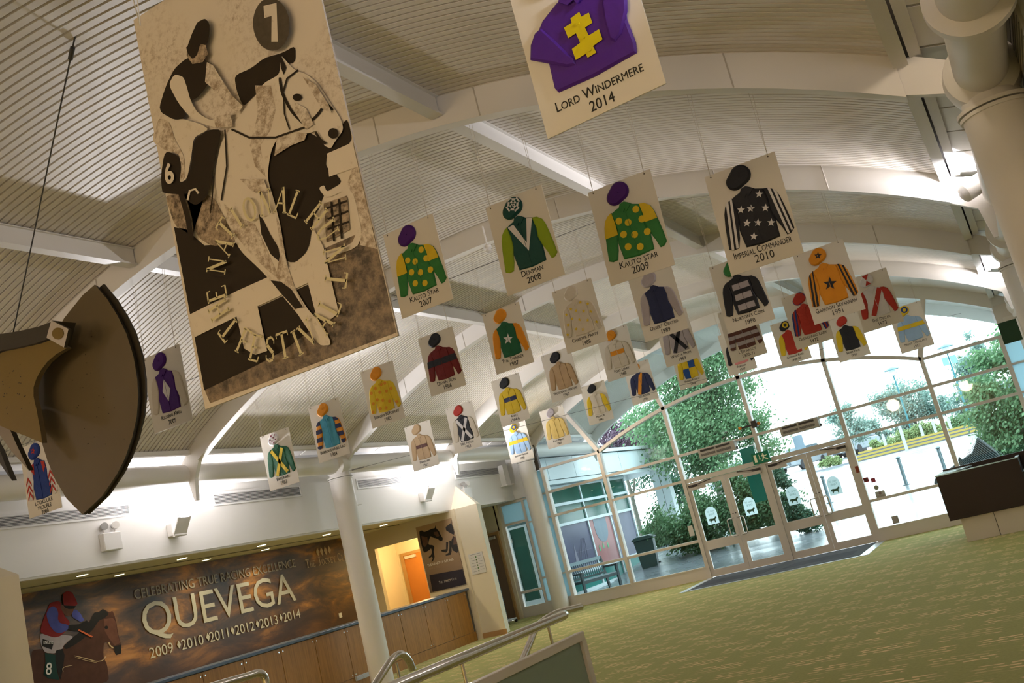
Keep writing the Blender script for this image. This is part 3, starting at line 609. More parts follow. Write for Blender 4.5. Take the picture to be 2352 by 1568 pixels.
r = empty('call_point', (-3.63, 22.62, 1.28), 'dark red break glass call point on the mullion right of the doors', 'alarm')
MB().box((0, 0, 0), (.10, .06, .10)).obj('case', RED, r, bevel=.008); MB().box((.025, -.004, .03), (.075, 0, .07)).obj('label_plate', DARK, r)
tag(MB().box((-3.735, 22.685, 1.52), (-3.665, 22.70, 1.66)).box((-3.72, 22.68, 1.53), (-3.70, 22.686, 1.65)).obj('fire_notice', mat('fire_notice_red', (.30, .05, .02), .5, var=.3, vscale=30)), 'small red and yellow fire notice on the mullion above the call point', 'notice')
tag(MB().box((-3.50, 22.74, 1.24), (-3.41, 22.75, 1.33)).obj('round_edge_sticker', mat('sticker_pink', (.45, .06, .10), .5)), 'small pink square sticker on the glass right of the call point', 'sticker')
tag(MB().prism(circ(-3.44, 1.12, .05), 22.74, 22.75).obj('round_sticker', mat('sticker_olive', (.35, .36, .25), .5)), 'round grey green sticker below the pink one', 'sticker')
r = tag(MB().box((-3.50, 22.74, .78 + .12), (-3.30, 22.75, 1.03)).obj('paper_notice', mat('notice_grey', (.55, .55, .52), .6)), 'grey paper notice with a ring symbol taped low on the glass', 'notice')
s = MB()
for q in range(3): s.box((-3.48, 22.735, .915 + q * .012), (-3.32, 22.7385, .919 + q * .012))
s.prism(circ(-3.40, .985, .03), 22.735, 22.7385); s.obj('print', mat('notice_print', (.30, .22, .2), .6), r)
tag(MB().box((-3.32, 22.66, .30), (-3.19, 22.69, .46)).box((-3.30, 22.655, .32), (-3.21, 22.66, .36)).obj('socket_plate', mat('plate_grey', (.38, .34, .31), .5)), 'grey plate low on the glass right of the doors', 'plate')
tag(MB().box((-7.80, 22.70, 1.02), (-7.68, 22.71, 1.26)).obj('paper_notice', mat('notice_white', (.7, .68, .64), .6)), 'white notice on the glass left of the first door', 'notice')
# entrance mat
r = empty('entrance_mat', (0, 0, 0), 'dark grey entrance mat with an aluminium edge in front of the doors', 'mat')
MB().prism([(-7.62, 20.45), (-3.58, 20.2), (-3.58, 22.68), (-7.62, 22.68)], .002, .008, ax='z').obj('edging', mat('aluminium', (.62, .65, .68), .35, metal=.5), r)
MB().prism([(-7.45, 20.56), (-3.76, 20.30), (-3.76, 22.68), (-7.45, 22.68)], .008, .011, ax='z').obj('matting', mat('mat_grey', (.085, .09, .10), .95, bump=.4, bscale=200, var=.2, vscale=60), r)
MB().prism([(-7.4, 21.0), (-5.9, 20.95), (-5.75, 21.75), (-7.4, 21.8)], .011, .0125, ax='z').prism([(-5.5, 20.95), (-4.0, 20.9), (-4.0, 21.7), (-5.35, 21.75)], .011, .0125, ax='z').obj('inlay', mat('mat_dark', (.045, .045, .055), .95), r)
# hanging sign at the right column
r = empty('hanging_sign', (.03, 15.2, 0), 'dark green sign box hanging by the second right column', 'sign')
MB().box((-.12, 0, 2.80), (.12, .06, 3.10)).obj('box', mat('sign_dark_green', (.01, .05, .02), .5), r, bevel=.005)
MB().box((-.03, .0, 3.10), (.10, .05, 3.16)).tube([(.08, .03, 3.12), (.30, .03, 3.12)], .012, 8).obj('bracket', WHITE, r)
# ---------------------------------------------------------------- counter
OAK = mat('counter_veneer', (.33, .155, .030), .42, var=.5, vscale=4)
nt = OAK.node_tree
for n in nt.nodes:                                        # stretch the grain upright
    if n.type == 'TEX_NOISE':
        mp = nt.nodes.new('ShaderNodeMapping'); mp.inputs['Scale'].default_value = (4, 8, .5); tc_ = [q for q in nt.nodes if q.type == 'TEX_COORD'][0]
        nt.links.new(tc_.outputs['Object'], mp.inputs['Vector']); nt.links.new(mp.outputs[0], n.inputs['Vector'])
rc = empty('reception_counter', (0, 0, 0), 'long oak panelled reception counter with a slate blue worktop edge', 'counter')
MB().box((-12.62, 8.3, 1.10), (-12.05, 19.48, 1.15)).obj('worktop', mat('worktop_blue', (.06, .085, .12), .35), rc, bevel=.006)
MB().box((-12.5, 8.3, 0), (-12.12, 19.48, 1.10)).obj('carcass', mat('dark_gap', (0, 0, 0)), rc)
js = [8.31] + [12.35 + .885 * k for k in range(-4, 8)] + [19.38]
js.remove(js[-2]) if js[-1] - js[-2] < .3 else None
STUD = mat('stud_chrome', (.7, .7, .72), .25, metal=1)
for k, (a, b_) in enumerate(zip(js, js[1:])):
    o = MB().box((-12.12, a + .006, .20), (-12.10, b_ - .006, 1.09)).obj('panel', OAK, rc)
    s = MB()
    for y, z in ((a + .05, .25), (b_ - .05, .25), (a + .05, 1.03), (b_ - .05, 1.03)): s.tube([(-12.10, y, z), (-12.092, y, z)], .014, 10)
    s.obj('stud', STUD, o)
MB().box((-12.12, 8.3, 0), (-12.105, 19.45, .193)).obj('plinth', OAK, rc)
r = tag(MB().box((-12.10, 15.02, .13), (-12.06, 15.40, .21)).box((-12.065, 15.06, .15), (-12.055, 15.14, .19)).box((-12.065, 15.2, .15), (-12.055, 15.28, .19)).obj('socket_strip', mat('socket_silver', (.5, .5, .5), .4)), 'silver socket strip on the counter plinth left of the column', 'socket')

# ---------------------------------------------------------------- left wall fittings
GRB = mat('grille_dark', (.10, .10, .10), .6); GRW = mat('grille_white', (.72, .70, .68), .5)
def grille(y0, y1, z0, z1, lab):
    r = empty('air_grille', (-12.1, y0, z0), lab, 'grille')
    wd, h = y1 - y0, z1 - z0
    MB().box((0, 0, 0), (.02, wd, .03)).box((0, 0, h - .03), (.02, wd, h)).box((0, 0, .03), (.02, .03, h - .03)).box((0, wd - .03, .03), (.02, wd, h - .03)).obj('frame', GRW, r)
    MB().box((0, .03, .03), (.004, wd - .03, h - .03)).obj('backing', GRB, r)
    me = MB().prism([(.004, 0), (.018, -.007), (.018, -.003), (.004, .006)], .03, wd - .03, ax='y').mesh('slat', GRW)
    n = 7
    for i in range(n):
        o = link('slat', me, r); o.location = (0, 0, .03 + (h - .06) * (i + .7) / n)
grille(7.6, 10.62, 3.60, 3.80, 'longest white air grille, behind the hanging sculpture')
grille(12.32, 14.56, 3.61, 3.83, 'white air grille below the green Bregawn board')
grille(16.27, 18.05, 3.63, 3.84, 'white air grille right of the first column, partly washed by the lamp')
grille(20.08, 22.28, 3.61, 3.83, 'white air grille above the pointed pylon')
LW = mat('lamp_white', (.75, .73, .70), .4)
def sconce(y, lab):
    r = empty('wall_uplighter', (-12.1, y, 3.20), lab, 'lamp')
    MB().box((0, -.11, 0), (.13, .11, .20)).obj('housing', LW, r, bevel=.01)
    MB().prism([(.13, -.01), (.15, -.01), (.34, .28), (.32, .29)], -.13, .13, ax='y').obj('reflector_plate', LW, r)
    MB().tube([(.15, -.12, .0), (.15, .12, .0)], .025, 12).obj('hinge', LW, r, smooth=True)
    MB().box((.02, -.09, .20), (.11, .09, .205)).obj('lens', mat('lamp_lens', (1, 1, 1), .3, emit=(1, .98, 1), estr=25), r)
sconce(11.36, 'white wall uplighter above the left half of the horse banner'); sconce(18.5, 'white wall uplighter left of the pointed pylon')
def twinspot(y, lab):
    r = empty('emergency_light', (-12.1, y, 3.12), lab, 'lamp')
    MB().box((0, -.16, 0), (.10, .16, .26)).obj('battery_box', LW, r, bevel=.01)
    s = MB()
    for k in (-1, 1): s.tube([(.05, k * .10, .26), (.05, k * .10, .31)], .012, 8)
    s.obj('stem', LW, r)
    for k in (-1, 1): MB().tube([(.0, k * .10 + .03, .36), (.06, k * .10 + .01, .36), (.09, k * .10, .36)], [.04, .055, .055], 14).obj('spot_head', LW if k > 0 else mat('spot_grey', (.35, .34, .32), .3), r, smooth=True)
twinspot(10.15, 'twin head emergency light left of the wall uplighter'); twinspot(20.35, 'twin head emergency light behind the tip of the far pylon')
for y, z, lab in ((15.9, 3.35, 'white speaker bracket on the bulkhead right behind the first column'), (22.35, 3.35, 'white bracket box on the bulkhead beside the second column')):
    tag(MB().box((-12.1, y - .15, z - .02), (-11.95, y + .1, z + .48)).box((-12.1, y - .2, z - .05), (-11.9, y + .16, z - .02)).obj('bracket_box', BULK), lab, 'bracket')
for x, ys in ((-12.95, (10.3, 12.27, 14.2, 16.1, 18.07)), (-14.0, (11.85, 13.83, 15.43))):
    for k, y in enumerate(ys):
        big = x > -13.5 and y > 11
        r = empty('downlight', (x, y, 2.93), None, 'lamp', group='round downlights in the low counter ceiling')
        tag(r, ('dim downlight nearest the near pylon, front row over the counter', 'first bright downlight from the near pylon, over the word QUEVEGA side', 'second bright downlight, above the word RACING on the banner', 'third bright downlight, just left of the first column', 'bright downlight right of the first column')[k] if x > -13.5 else
            ('small rear downlight nearest the rider on the banner', 'small rear downlight above the middle of the banner', 'small rear downlight nearest the first column')[k])
        MB().tube([(0, 0, 0), (0, 0, -.012)], .10, 24).obj('trim_ring', LW, r, smooth=True)
        MB().tube([(0, 0, -.012), (0, 0, -.016)], .08, 24).obj('lens', mat('downlight_lens' if big else 'downlight_lens_dim', (1, .9, .6), .3, emit=(1, .88, .55), estr=14 if big else 4), r)
tag(MB().box((-13.55, 8.3, 2.915), (-13.53, 19.5, 2.93)).obj('shutter_track', mat('track_brown', (.22, .20, .13), .5)), 'thin track along the low counter ceiling', 'track')
tag(MB().box((-12.12, 8.2, 2.93), (-12.25, 19.5, 2.90)).obj('trim_4', BULK), 'bottom edge of the bulkhead', kind='structure')
r = tag(MB().box((-14.49, 17.85, 1.21), (-14.47, 17.95, 1.31)).obj('light_switch', mat('switch_cream', (.75, .72, .6), .4)), 'cream light switch on the banner below its right end', 'switch')
MB().box((-14.47, 17.88, 1.24), (-14.465, 17.92, 1.28)).obj('rocker', mat('switch_cream', (0, 0, 0)), r)

# fixtures on the eave tube at the left and spot head on the ceiling
r = empty('floodlight', (-11.2, 21.6, 4.35), 'small white ribbed floodlight at the eave beside the light blue and yellow Roman Hackle board', 'lamp')
MB().box((-.1, -.12, -.1), (.1, .12, .05)).obj('housing', LW, r, bevel=.01)
s = MB()
for k in range(5): s.box((-.11, -.13, -.09 + k * .03), (.11, .13, -.08 + k * .03))
s.obj('fin', LW, r)
r = empty('smoke_detector', (-5.36, 10.98, 5.50), 'white ceiling sprinkler head with a drop pipe in front of the second beam', 'detector')
MB().tube([(0, 0, .30), (0, 0, .05)], .012, 8).obj('drop_pipe', WHITE, r)
MB().tube([(0, 0, .05), (0, 0, .03), (0, 0, 0), (0, 0, -.02), (0, 0, -.05), (0, 0, -.07)], [.02, .05, .055, .03, .05, .02], 14).obj('head', WHITE, r, smooth=True)
r = empty('tube_uplighter', (.16, 10.95, 4.13), 'white capsule shaped uplighter on the right eave tube', 'lamp')
s = MB(); s.tube([(-.14, -.06, -.06), (-.11, -.05, -.05), (.10, .05, .03), (.16, .06, .04)], [.05, .10, .10, .06], 18); s.obj('shell', LW, r, smooth=True)

# ---------------------------------------------------------------- flat prints
def prt(name, c, **k): return mat('print_' + name, c, k.pop('rough', .55), spec=.15, **k)
# horse banner behind the counter
m = bpy.data.materials.new('print_banner_sky'); m.use_nodes = True; nt = m.node_tree; b = nt.nodes['Principled BSDF']; N = nt.nodes.new; L = nt.links.new
tc = N('ShaderNodeTexCoord'); mp = N('ShaderNodeMapping'); mp.inputs['Scale'].default_value = (1, .55, 1.5); L(tc.outputs['Object'], mp.inputs['Vector'])
n1 = N('ShaderNodeTexNoise'); n1.inputs['Scale'].default_value = 1.7; n1.inputs['Detail'].default_value = 9; n1.inputs['Roughness'].default_value = .62; n1.inputs['Distortion'].default_value = .5; L(mp.outputs[0], n1.inputs['Vector'])
r1 = N('ShaderNodeValToRGB'); e = r1.color_ramp.elements; e[0].position = .32; e[0].color = (.030, .016, .007, 1); e[1].position = .80; e[1].color = (.60, .30, .06, 1)
for p_, c_ in ((.46, (.075, .038, .014, 1)), (.56, (.20, .085, .015, 1)), (.66, (.50, .21, .03, 1))):
    q = e.new(p_); q.color = c_
L(n1.outputs['Fac'], r1.inputs[0])
sp = N('ShaderNodeSeparateXYZ'); L(tc.outputs['Object'], sp.inputs[0])
mr = N('ShaderNodeMapRange'); mr.inputs['From Min'].default_value = 0; mr.inputs['From Max'].default_value = .75; mr.inputs['To Min'].default_value = .82; mr.inputs['To Max'].default_value = 0; L(sp.outputs['Z'], mr.inputs[0])
mx = N('ShaderNodeMix'); mx.data_type = 'RGBA'; L(mr.outputs[0], mx.inputs['Factor']); L(r1.outputs[0], mx.inputs['A']); mx.inputs['B'].default_value = (.062, .028, .018, 1)
L(mx.outputs['Result'], b.inputs['Base Color']); b.inputs['Roughness'].default_value = .4
SKYP = m
bn = empty('horse_banner', (-14.49, 8.6, 1.0), 'wide sunset banner reading QUEVEGA with a bay horse and red capped rider', 'banner')
MB().box((0, 0, .02), (.015, 9.98, 1.92)).obj('banner_sheet', SKYP, bn)
BC = {'horse': prt('bay', (.075, .032, .020), var=.4, vscale=6), 'horsel': prt('bay_light', (.13, .055, .035), var=.3, vscale=9), 'black': prt('black', (.018, .016, .015)), 'green': prt('cloth_green', (.012, .045, .038)),
      'pants': prt('breeches', (.42, .38, .42), var=.2, vscale=12), 'red': prt('silk_red', (.26, .022, .022), var=.3, vscale=5), 'blue': prt('silk_blue', (.085, .10, .38), var=.35, vscale=6), 'face': prt('face', (.17, .08, .05), var=.3, vscale=14),
      'orange': prt('whip', (.62, .14, .05)), 'cream': prt('strap', (.55, .42, .24))}
flat([(k, [(p[0] / 1000 - 8.6, p[1] / 1000 - 1.0) for p in pts]) for k, pts in BANP], BC, bn, 'rider_print', 'x', base=.016)
SILVT = mat('banner_letter_silver', (.62, .58, .46), .4); DIMT = mat('banner_letter_dim', (.36, .31, .23), .5)
o = lettering([('CELEBRATING TRUE RACING EXCELLENCE', 14.62 - 8.6, 1.49, .245, 0, 1), ('QUEVEGA', 14.55 - 8.6, .81, .85, 0, 0), ('2009', 12.87 - 8.6, 0.44, .262, 0, 0), ('2010', 13.60 - 8.6, 0.44, .262, 0, 0), ('2011', 14.29 - 8.6, 0.44, .262, 0, 0), ('2012', 14.96 - 8.6, 0.44, .262, 0, 0), ('2013', 15.65 - 8.6, 0.44, .262, 0, 0), ('2014', 16.34 - 8.6, 0.44, .262, 0, 0)], [SILVT, DIMT], bn, 'x', smallcaps=False, maxw=4.28, sx=1.05)
o.location = (.033, 0, 0)
for k in range(5):
    y = (13.28, 13.99, 14.63, 15.32, 16.01)[k] - 8.6; MB().prism([(y - .045, .545), (y, .47), (y + .045, .545), (y, .62)], .030, .034, ax='x').obj('diamond', SILVT, bn)
# serif lettering drawn as strokes
SER = {'T': [((.1, 1), (.9, 1), .10), ((.5, 0), (.5, 1), .17), ((.3, 0), (.7, 0), .06), ((.1, .84), (.1, 1), .06), ((.9, .84), (.9, 1), .06)],
 'H': [((.2, 0), (.2, 1), .16), ((.8, 0), (.8, 1), .16), ((.2, .5), (.8, .5), .07), ((.05, 0), (.35, 0), .06), ((.65, 0), (.95, 0), .06), ((.05, 1), (.35, 1), .06), ((.65, 1), (.95, 1), .06)],
 'E': [((.25, 0), (.25, 1), .16), ((.1, 0), (.8, 0), .08), ((.1, 1), (.78, 1), .08), ((.25, .52), (.6, .52), .07), ((.8, 0), (.8, .2), .06), ((.78, .82), (.78, 1), .06)],
 'N': [((.2, 0), (.2, 1), .07), ((.2, 1), (.8, 0), .16), ((.8, 0), (.8, 1), .07), ((.05, 0), (.35, 0), .06), ((.65, 1), (.95, 1), .06), ((.05, 1), (.25, 1), .06)],
 'A': [((.15, 0), (.5, 1), .07), ((.5, 1), (.85, 0), .17), ((.28, .36), (.7, .36), .07), ((.02, 0), (.28, 0), .06), ((.7, 0), (1, 0), .06)],
 'I': [((.5, 0), (.5, 1), .17), ((.32, 0), (.68, 0), .06), ((.32, 1), (.68, 1), .06)],
 'L': [((.25, 0), (.25, 1), .16), ((.1, 0), (.8, 0), .08), ((.1, 1), (.42, 1), .06), ((.8, 0), (.8, .22), .06)],
 'U': [((.2, .35), (.2, 1), .16), ((.2, .35), (.35, .05), .13), ((.35, .04), (.65, .04), .09), ((.65, .05), (.8, .35), .08), ((.8, .35), (.8, 1), .07), ((.05, 1), (.35, 1), .06), ((.66, 1), (.95, 1), .06)],
 'F': [((.25, 0), (.25, 1), .16), ((.1, 1), (.8, 1), .08), ((.25, .52), (.6, .52), .07), ((.1, 0), (.42, 0), .06), ((.8, .8), (.8, 1), .06)],
 'S': [((.75, .85), (.55, .98), .08), ((.55, .98), (.3, .92), .10), ((.3, .92), (.25, .68), .13), ((.25, .68), (.7, .35), .16), ((.7, .35), (.7, .1), .13), ((.7, .1), (.45, .02), .10), ((.45, .02), (.22, .14), .08), ((.22, .14), (.22, .28), .06), ((.75, .72), (.75, .88), .06)],
 'V': [((.15, 1), (.5, 0), .17), ((.5, 0), (.85, 1), .07), ((.0, 1), (.3, 1), .06), ((.7, 1), (1, 1), .06)],
 'O': None, 'J': [((.6, .2), (.6, 1), .16), ((.6, .2), (.45, 0), .1), ((.45, 0), (.25, .02), .1), ((.4, 1), (.8, 1), .06)],
 'C': None, 'K': [((.2, 0), (.2, 1), .16), ((.2, .45), (.8, 1), .07), ((.4, .6), (.85, 0), .16), ((.05, 0), (.36, 0), .06), ((.05, 1), (.36, 1), .06), ((.7, 0), (1, 0), .06), ((.65, 1), (.95, 1), .06)],
 'Y': [((.5, 0), (.5, .5), .16), ((.12, 1), (.5, .48), .16), ((.5, .48), (.86, 1), .07), ((.32, 0), (.68, 0), .06), ((0, 1), (.28, 1), .06), ((.72, 1), (1, 1), .06)],
 'B': [((.2, 0), (.2, 1), .16), ((.1, 1), (.55, 1), .07), ((.55, 1), (.68, .78), .13), ((.68, .78), (.5, .54), .1), ((.2, .53), (.55, .53), .06), ((.5, .54), (.76, .28), .14), ((.76, .28), (.55, 0), .13), ((.1, 0), (.58, 0), .07)]}
_o = circ(.5, .5, .38, .48, 16); _c = circ(.55, .5, .38, .48, 12, a0=40, a1=320)
SER['O'] = [(_o[i], _o[(i + 1) % 16], .08 + .09 * abs(math.cos(R(22.5 * i + 11)))) for i in range(16)]
SER['C'] = [(_c[i], _c[i + 1], .08 + .09 * abs(math.cos(R(40 + 23.3 * i)))) for i in range(12)] + [((.84, .62), (.84, .9), .06)]
def serif(s, ch, cx, cy, h, rot, d, plane='y', w=.78):
    cr_, sr_ = math.cos(rot), math.sin(rot)
    for (a, b_, t) in SER[ch]:
        dx, dy = b_[0] - a[0], b_[1] - a[1]; n = math.hypot(dx, dy) or 1; nx, ny = -dy / n * t / 2, dx / n * t / 2
        vs = []
        for p, q in ((a, 1), (b_, 1), (b_, -1), (a, -1)):
            x, y = (p[0] + nx * q - .5) * h * w, (p[1] + ny * q - .5) * h
            x, y = x * cr_ - y * sr_ + cx, x * sr_ + y * cr_ + cy
            vs.append((x, -d, y) if plane == 'y' else (d, x, y))
        s.add(vs, [(0, 1, 2, 3)])
def serif_word(s, wd, x, y, big, small, d, plane='y', adv=.80):
    for k, ch in enumerate(wd):
        if ch == ' ': x += small * .5; continue
        h = big if ch.isupper() else small
        serif(s, ch.upper(), x + h * adv / 2, y + h / 2, h, 0, d, plane); x += h * adv * (.62 if ch.upper() == 'I' else 1)
    return x
s = MB(); serif_word(s, 'The Jockey Club', 17.07 - 8.6, 1.42, .175, .125, .034, 'x'); GOLD = mat('banner_gold', (.50, .36, .20), .5); s.obj('club_lettering', GOLD, bn)
for k in range(4):
    y = 17.55 - 8.6 + k * .135; MB().prism([(y - .055, 1.71), (y, 1.61), (y + .055, 1.71), (y, 1.81)], .033, .035, ax='x').obj('logo_diamond', GOLD, bn)
o = lettering([('8', 9.19 - 8.6, .0, .22, -.2, 0), ('ENLEYS', 9.16 - 8.6, .41, .05, -.22, 0)], mat('print_white', (.7, .7, .7), .5), bn, 'x', smallcaps=False, bold=.002); o.location = (.036, 0, 0)
# find where the saddle cloth sits and shift the numbers onto it
def cen(keyname, data, idx=0):
    q = [pts for k, pts in data if k == keyname][idx]; return sum(p[0] for p in q) / len(q) / 1000, sum(p[1] for p in q) / len(q) / 1000
bpy.data.objects.remove(o)
gy, gz = cen('green', BANP); ly, lz = cen('black', BANP, 4)
o = lettering([('8', gy - 8.6 - .07, gz - 1.0 - .10, .26, -.25, 0), ('ENLEYS', ly - 8.6, lz - 1.0 + .005, .06, -.20, 0)], mat('print_white', (.7, .7, .7), .5), bn, 'x', smallcaps=False, bold=.001); o.location = (.042, 0, 0)

# jumping horses poster at the end of the recess
m = bpy.data.materials.new('print_sepia_fade'); m.use_nodes = True; nt = m.node_tree; b = nt.nodes['Principled BSDF']; N = nt.nodes.new; L = nt.links.new
tc = N('ShaderNodeTexCoord'); sp = N('ShaderNodeSeparateXYZ'); L(tc.outputs['Object'], sp.inputs[0]); mr = N('ShaderNodeMapRange'); mr.inputs['From Max'].default_value = 1.5; L(sp.outputs['Z'], mr.inputs[0])
rp = N('ShaderNodeValToRGB'); rp.color_ramp.elements[0].color = (.13, .085, .055, 1); rp.color_ramp.elements[1].color = (.40, .27, .15, 1); L(mr.outputs[0], rp.inputs[0]); L(rp.outputs[0], b.inputs['Base Color']); b.inputs['Roughness'].default_value = .4
hp = empty('racing_poster', (-13.09, 19.48, 1.24), 'sepia poster of jumping horses reading THE HEART OF RACING beside the pylon', 'poster')
MB().box((0, 0, 0), (1.0, .015, 1.51)).obj('poster_sheet', m, hp)
HC = {'black': prt('black', (0, 0, 0)), 'horsel': prt('horse_brown', (.10, .055, .035), var=.3, vscale=15), 'navy': prt('navy_band', (.022, .018, .022)), 'gold': prt('gold', (.6, .42, .2))}
flat([(k, [(min(.998, max(.002, p[0] / 1000 + 13.09)), max(.003, p[1] / 1000 - 1.24)) for p in pts]) for k, pts in HEAP], HC, hp, 'horse_print', 'y', base=.001)
o = lettering([('THE HEART OF RACING', .46, .58, .078, 0, 0), ('SINCE 1750', .27, .50, .065, 0, 1)], [mat('poster_white', (.75, .70, .62), .5), mat('poster_dim', (.30, .22, .14), .5)], hp, 'y', smallcaps=False, maxw=.72); o.location = (0, -.012, 0)
s = MB(); serif_word(s, 'The Jockey Club', .30, .15, .055, .040, .012); s.obj('club_lettering', mat('poster_cream', (.55, .5, .42), .5), hp)
# paper notice on the pylon
r = empty('paper_notice', (-11.91, 19.535, 1.40), 'white laminated notice with a column of green dots on the far pylon', 'notice')
MB().box((0, 0, 0), (.38, .008, .46)).obj('sheet', mat('notice_white', (0, 0, 0)), r)
s = MB()
for k in range(6): s.prism(circ(.19, .06 + .062 * k, .016, .018, 10), -.003, -.001)
s.obj('dot', mat('notice_dot', (.08, .16, .04), .6), r)
s = MB()
for k in range(6):
    s.box((.05, -.002, .055 + .062 * k), (.14, -.001, .062 + .062 * k)); s.box((.24, -.002, .075 + .062 * k), (.34, -.001, .081 + .062 * k))
s.box((.06, -.002, .43), (.32, -.001, .438)); s.obj('text_line', mat('notice_ink', (.2, .2, .2), .6), r)

# big monochrome poster hung from the vault
def grained(name, c0, c1, scale, p0, p1, detail=8):
    m = bpy.data.materials.new('print_' + name); m.use_nodes = True; nt = m.node_tree; b = nt.nodes['Principled BSDF']; N = nt.nodes.new; L = nt.links.new
    tc = N('ShaderNodeTexCoord'); n = N('ShaderNodeTexNoise'); n.inputs['Scale'].default_value = scale; n.inputs['Detail'].default_value = detail; n.inputs['Roughness'].default_value = .75; L(tc.outputs['Object'], n.inputs['Vector'])
    r = N('ShaderNodeValToRGB'); r.color_ramp.elements[0].position = p0; r.color_ramp.elements[0].color = (*c0, 1); r.color_ramp.elements[1].position = p1; r.color_ramp.elements[1].color = (*c1, 1)
    L(n.outputs['Fac'], r.inputs[0]); L(r.outputs[0], b.inputs['Base Color']); b.inputs['Roughness'].default_value = .4; return m
PAP = (.76, .70, .64); BLK = (.030, .023, .017)
bp_ = empty('horse_poster', (-3.62, 3.75, 2.60), 'tall black and cream poster of a jockey on a grey horse, hung by white cords', 'poster')
m = grained('poster_sky', (.33, .24, .17), PAP, 26, .30, .52)
# large brown clouds: mix with a low frequency noise
nt = m.node_tree; b = nt.nodes['Principled BSDF']; rmp = [n for n in nt.nodes if n.type == 'VALTORGB'][0]; tc_ = [n for n in nt.nodes if n.type == 'TEX_COORD'][0]
lo = nt.nodes.new('ShaderNodeTexNoise'); lo.inputs['Scale'].default_value = 1.6; nt.links.new(tc_.outputs['Object'], lo.inputs['Vector'])
lr = nt.nodes.new('ShaderNodeValToRGB'); lr.color_ramp.elements[0].position = .44; lr.color_ramp.elements[1].position = .60; nt.links.new(lo.outputs['Fac'], lr.inputs[0])
mx = nt.nodes.new('ShaderNodeMix'); mx.data_type = 'RGBA'; nt.links.new(lr.outputs[0], mx.inputs['Factor']); mx.inputs['A'].default_value = (*PAP, 1); nt.links.new(rmp.outputs[0], mx.inputs['B']); nt.links.new(mx.outputs['Result'], b.inputs['Base Color'])
MB().box((-3.66 + 3.62 + .02 - .02, 0, 0), (1.235, .012, 2.46)).obj('poster_board', [m], bp_)
PC = {'paper': grained('paper', (.50, .42, .34), PAP, 16, .25, .42), 'black': prt('ink', BLK, var=.2), 'tone': grained('tone', (.34, .26, .19), PAP, 24, .40, .58), 'mid': grained('mottle', (.07, .05, .035), (.55, .44, .34), 22, .38, .62), 'grass': grained('grass', (.045, .032, .022), (.36, .27, .19), 11, .40, .66), 'disc': prt('disc', (.10, .085, .07), var=.3, vscale=30)}
x0w = -3.62; z0w = 2.60; bigp = []
for k, pts in BIGP: bigp.append((k, [(p[0] / 1000 - x0w, p[1] / 1000 - z0w) for p in pts]))
allx = [p[0] for k, q in bigp for p in q]; allz = [p[1] for k, q in bigp for p in q]
PZ0 = 2.824 - z0w; 
cl = []
for k, q in bigp:
    for a, b_, c in ((1, 0, .004), (-1, 0, -1.231), (0, 1, .212)):
        q = clip(q, a, b_, c)
        if len(q) < 3: break
    if len(q) > 2: cl.append((k, q))
# board itself rebuilt to the measured outline
for o in list(bp_.children): bpy.data.objects.remove(o)
MB().box((0, 0, .205), (1.235, .012, 2.46)).obj('poster_board', [m], bp_)
flat(cl, PC, bp_, 'horse_print', 'y', step=.0006)
s = MB(); ctr = (sum(r_[1] for r_ in RING) / len(RING) / 1000 - x0w, sum(r_[2] for r_ in RING) / len(RING) / 1000 - z0w + .02)
for i, (ch, x, z) in enumerate(RING):
    x = x / 1000 - x0w; z = z / 1000 - z0w; ang = math.atan2(z - ctr[1], x - ctr[0])
    rot = ang - math.pi / 2 if i < 15 else ang + math.pi / 2
    serif(s, ch, x, z, .125, rot, .034, w=.72)
s.obj('ring_lettering', mat('ring_yellow', (.72, .66, .44), .5), bp_)
o = lettering([('6', 0.083, 1.429, .155, .0, 0)], mat('print_paper_number', PAP, .5), bp_, 'y', smallcaps=False, bold=.004)
o.location = (0, -.036, 0)
q6 = [q for k, q in bigp if k == 'black']
s = MB()
for x in (.045, 1.19):
    for dx in (-.10, .06): s.tube([(x, -.004, 2.40), (x + dx, .02, 3.30)], .0035, 6)
s.obj('hanging_cord', mat('cord_white', (.8, .78, .74), .6), bp_)

# ---------------------------------------------------------------- hanging timber sculpture
def sc_(pts): return [(p[0] / 1000, p[1] / 1000) for p in pts]
PLY = mat('sculpture_ply', (.15, .115, .065), .6, var=.08, vscale=3); PLY2 = mat('sculpture_ochre', (.20, .135, .03), .6, var=.08, vscale=3); SDK = mat('sculpture_dark', (.055, .045, .03), .6)
r = empty('hanging_sculpture', (0, 0, 0), 'large hanging timber sculpture with a pointed leaf shaped panel and a hollow beam end', 'sculpture')
def slab(pts, y, th, mf, ms, name, dx=0, dz=0):
    n = len(pts); s = MB(); v = [(p[0], y, p[1]) for p in pts] + [(p[0] + dx, y + th, p[1] + dz) for p in pts]
    s.add(v, [tuple(range(n)), tuple(range(2 * n - 1, n - 1, -1))], 0); s.add(v, [(i, i + n, (i + 1) % n + n, (i + 1) % n) for i in range(n)], 1)
    return s.obj(name, [mf, ms], r)
slab(sc_(SC_LENS), 6.0, .06, PLY, SDK, 'leaf_panel', dx=-.03, dz=.0)
slab([(p[0] + .035 * max(0, min(1, (p[1] - 3.3) / .8)), p[1]) for p in sc_(SC_LENS)], 6.062, .02, SDK, SDK, 'leaf_backing')
slab(sc_(SC_BODY), 5.75, .05, PLY2, PLY, 'waisted_panel')
slab(sc_(SC_BEAM), 5.70, .22, SDK, SDK, 'curved_beam')
e = slab(sc_(SC_END), 5.62, .03, mat('beam_end_white', (.55, .50, .47), .5), SDK, 'beam_end')
s = MB().prism(sc_(SC_HOLE), 5.612, 5.62); s.obj('beam_hole', PLY2, r)
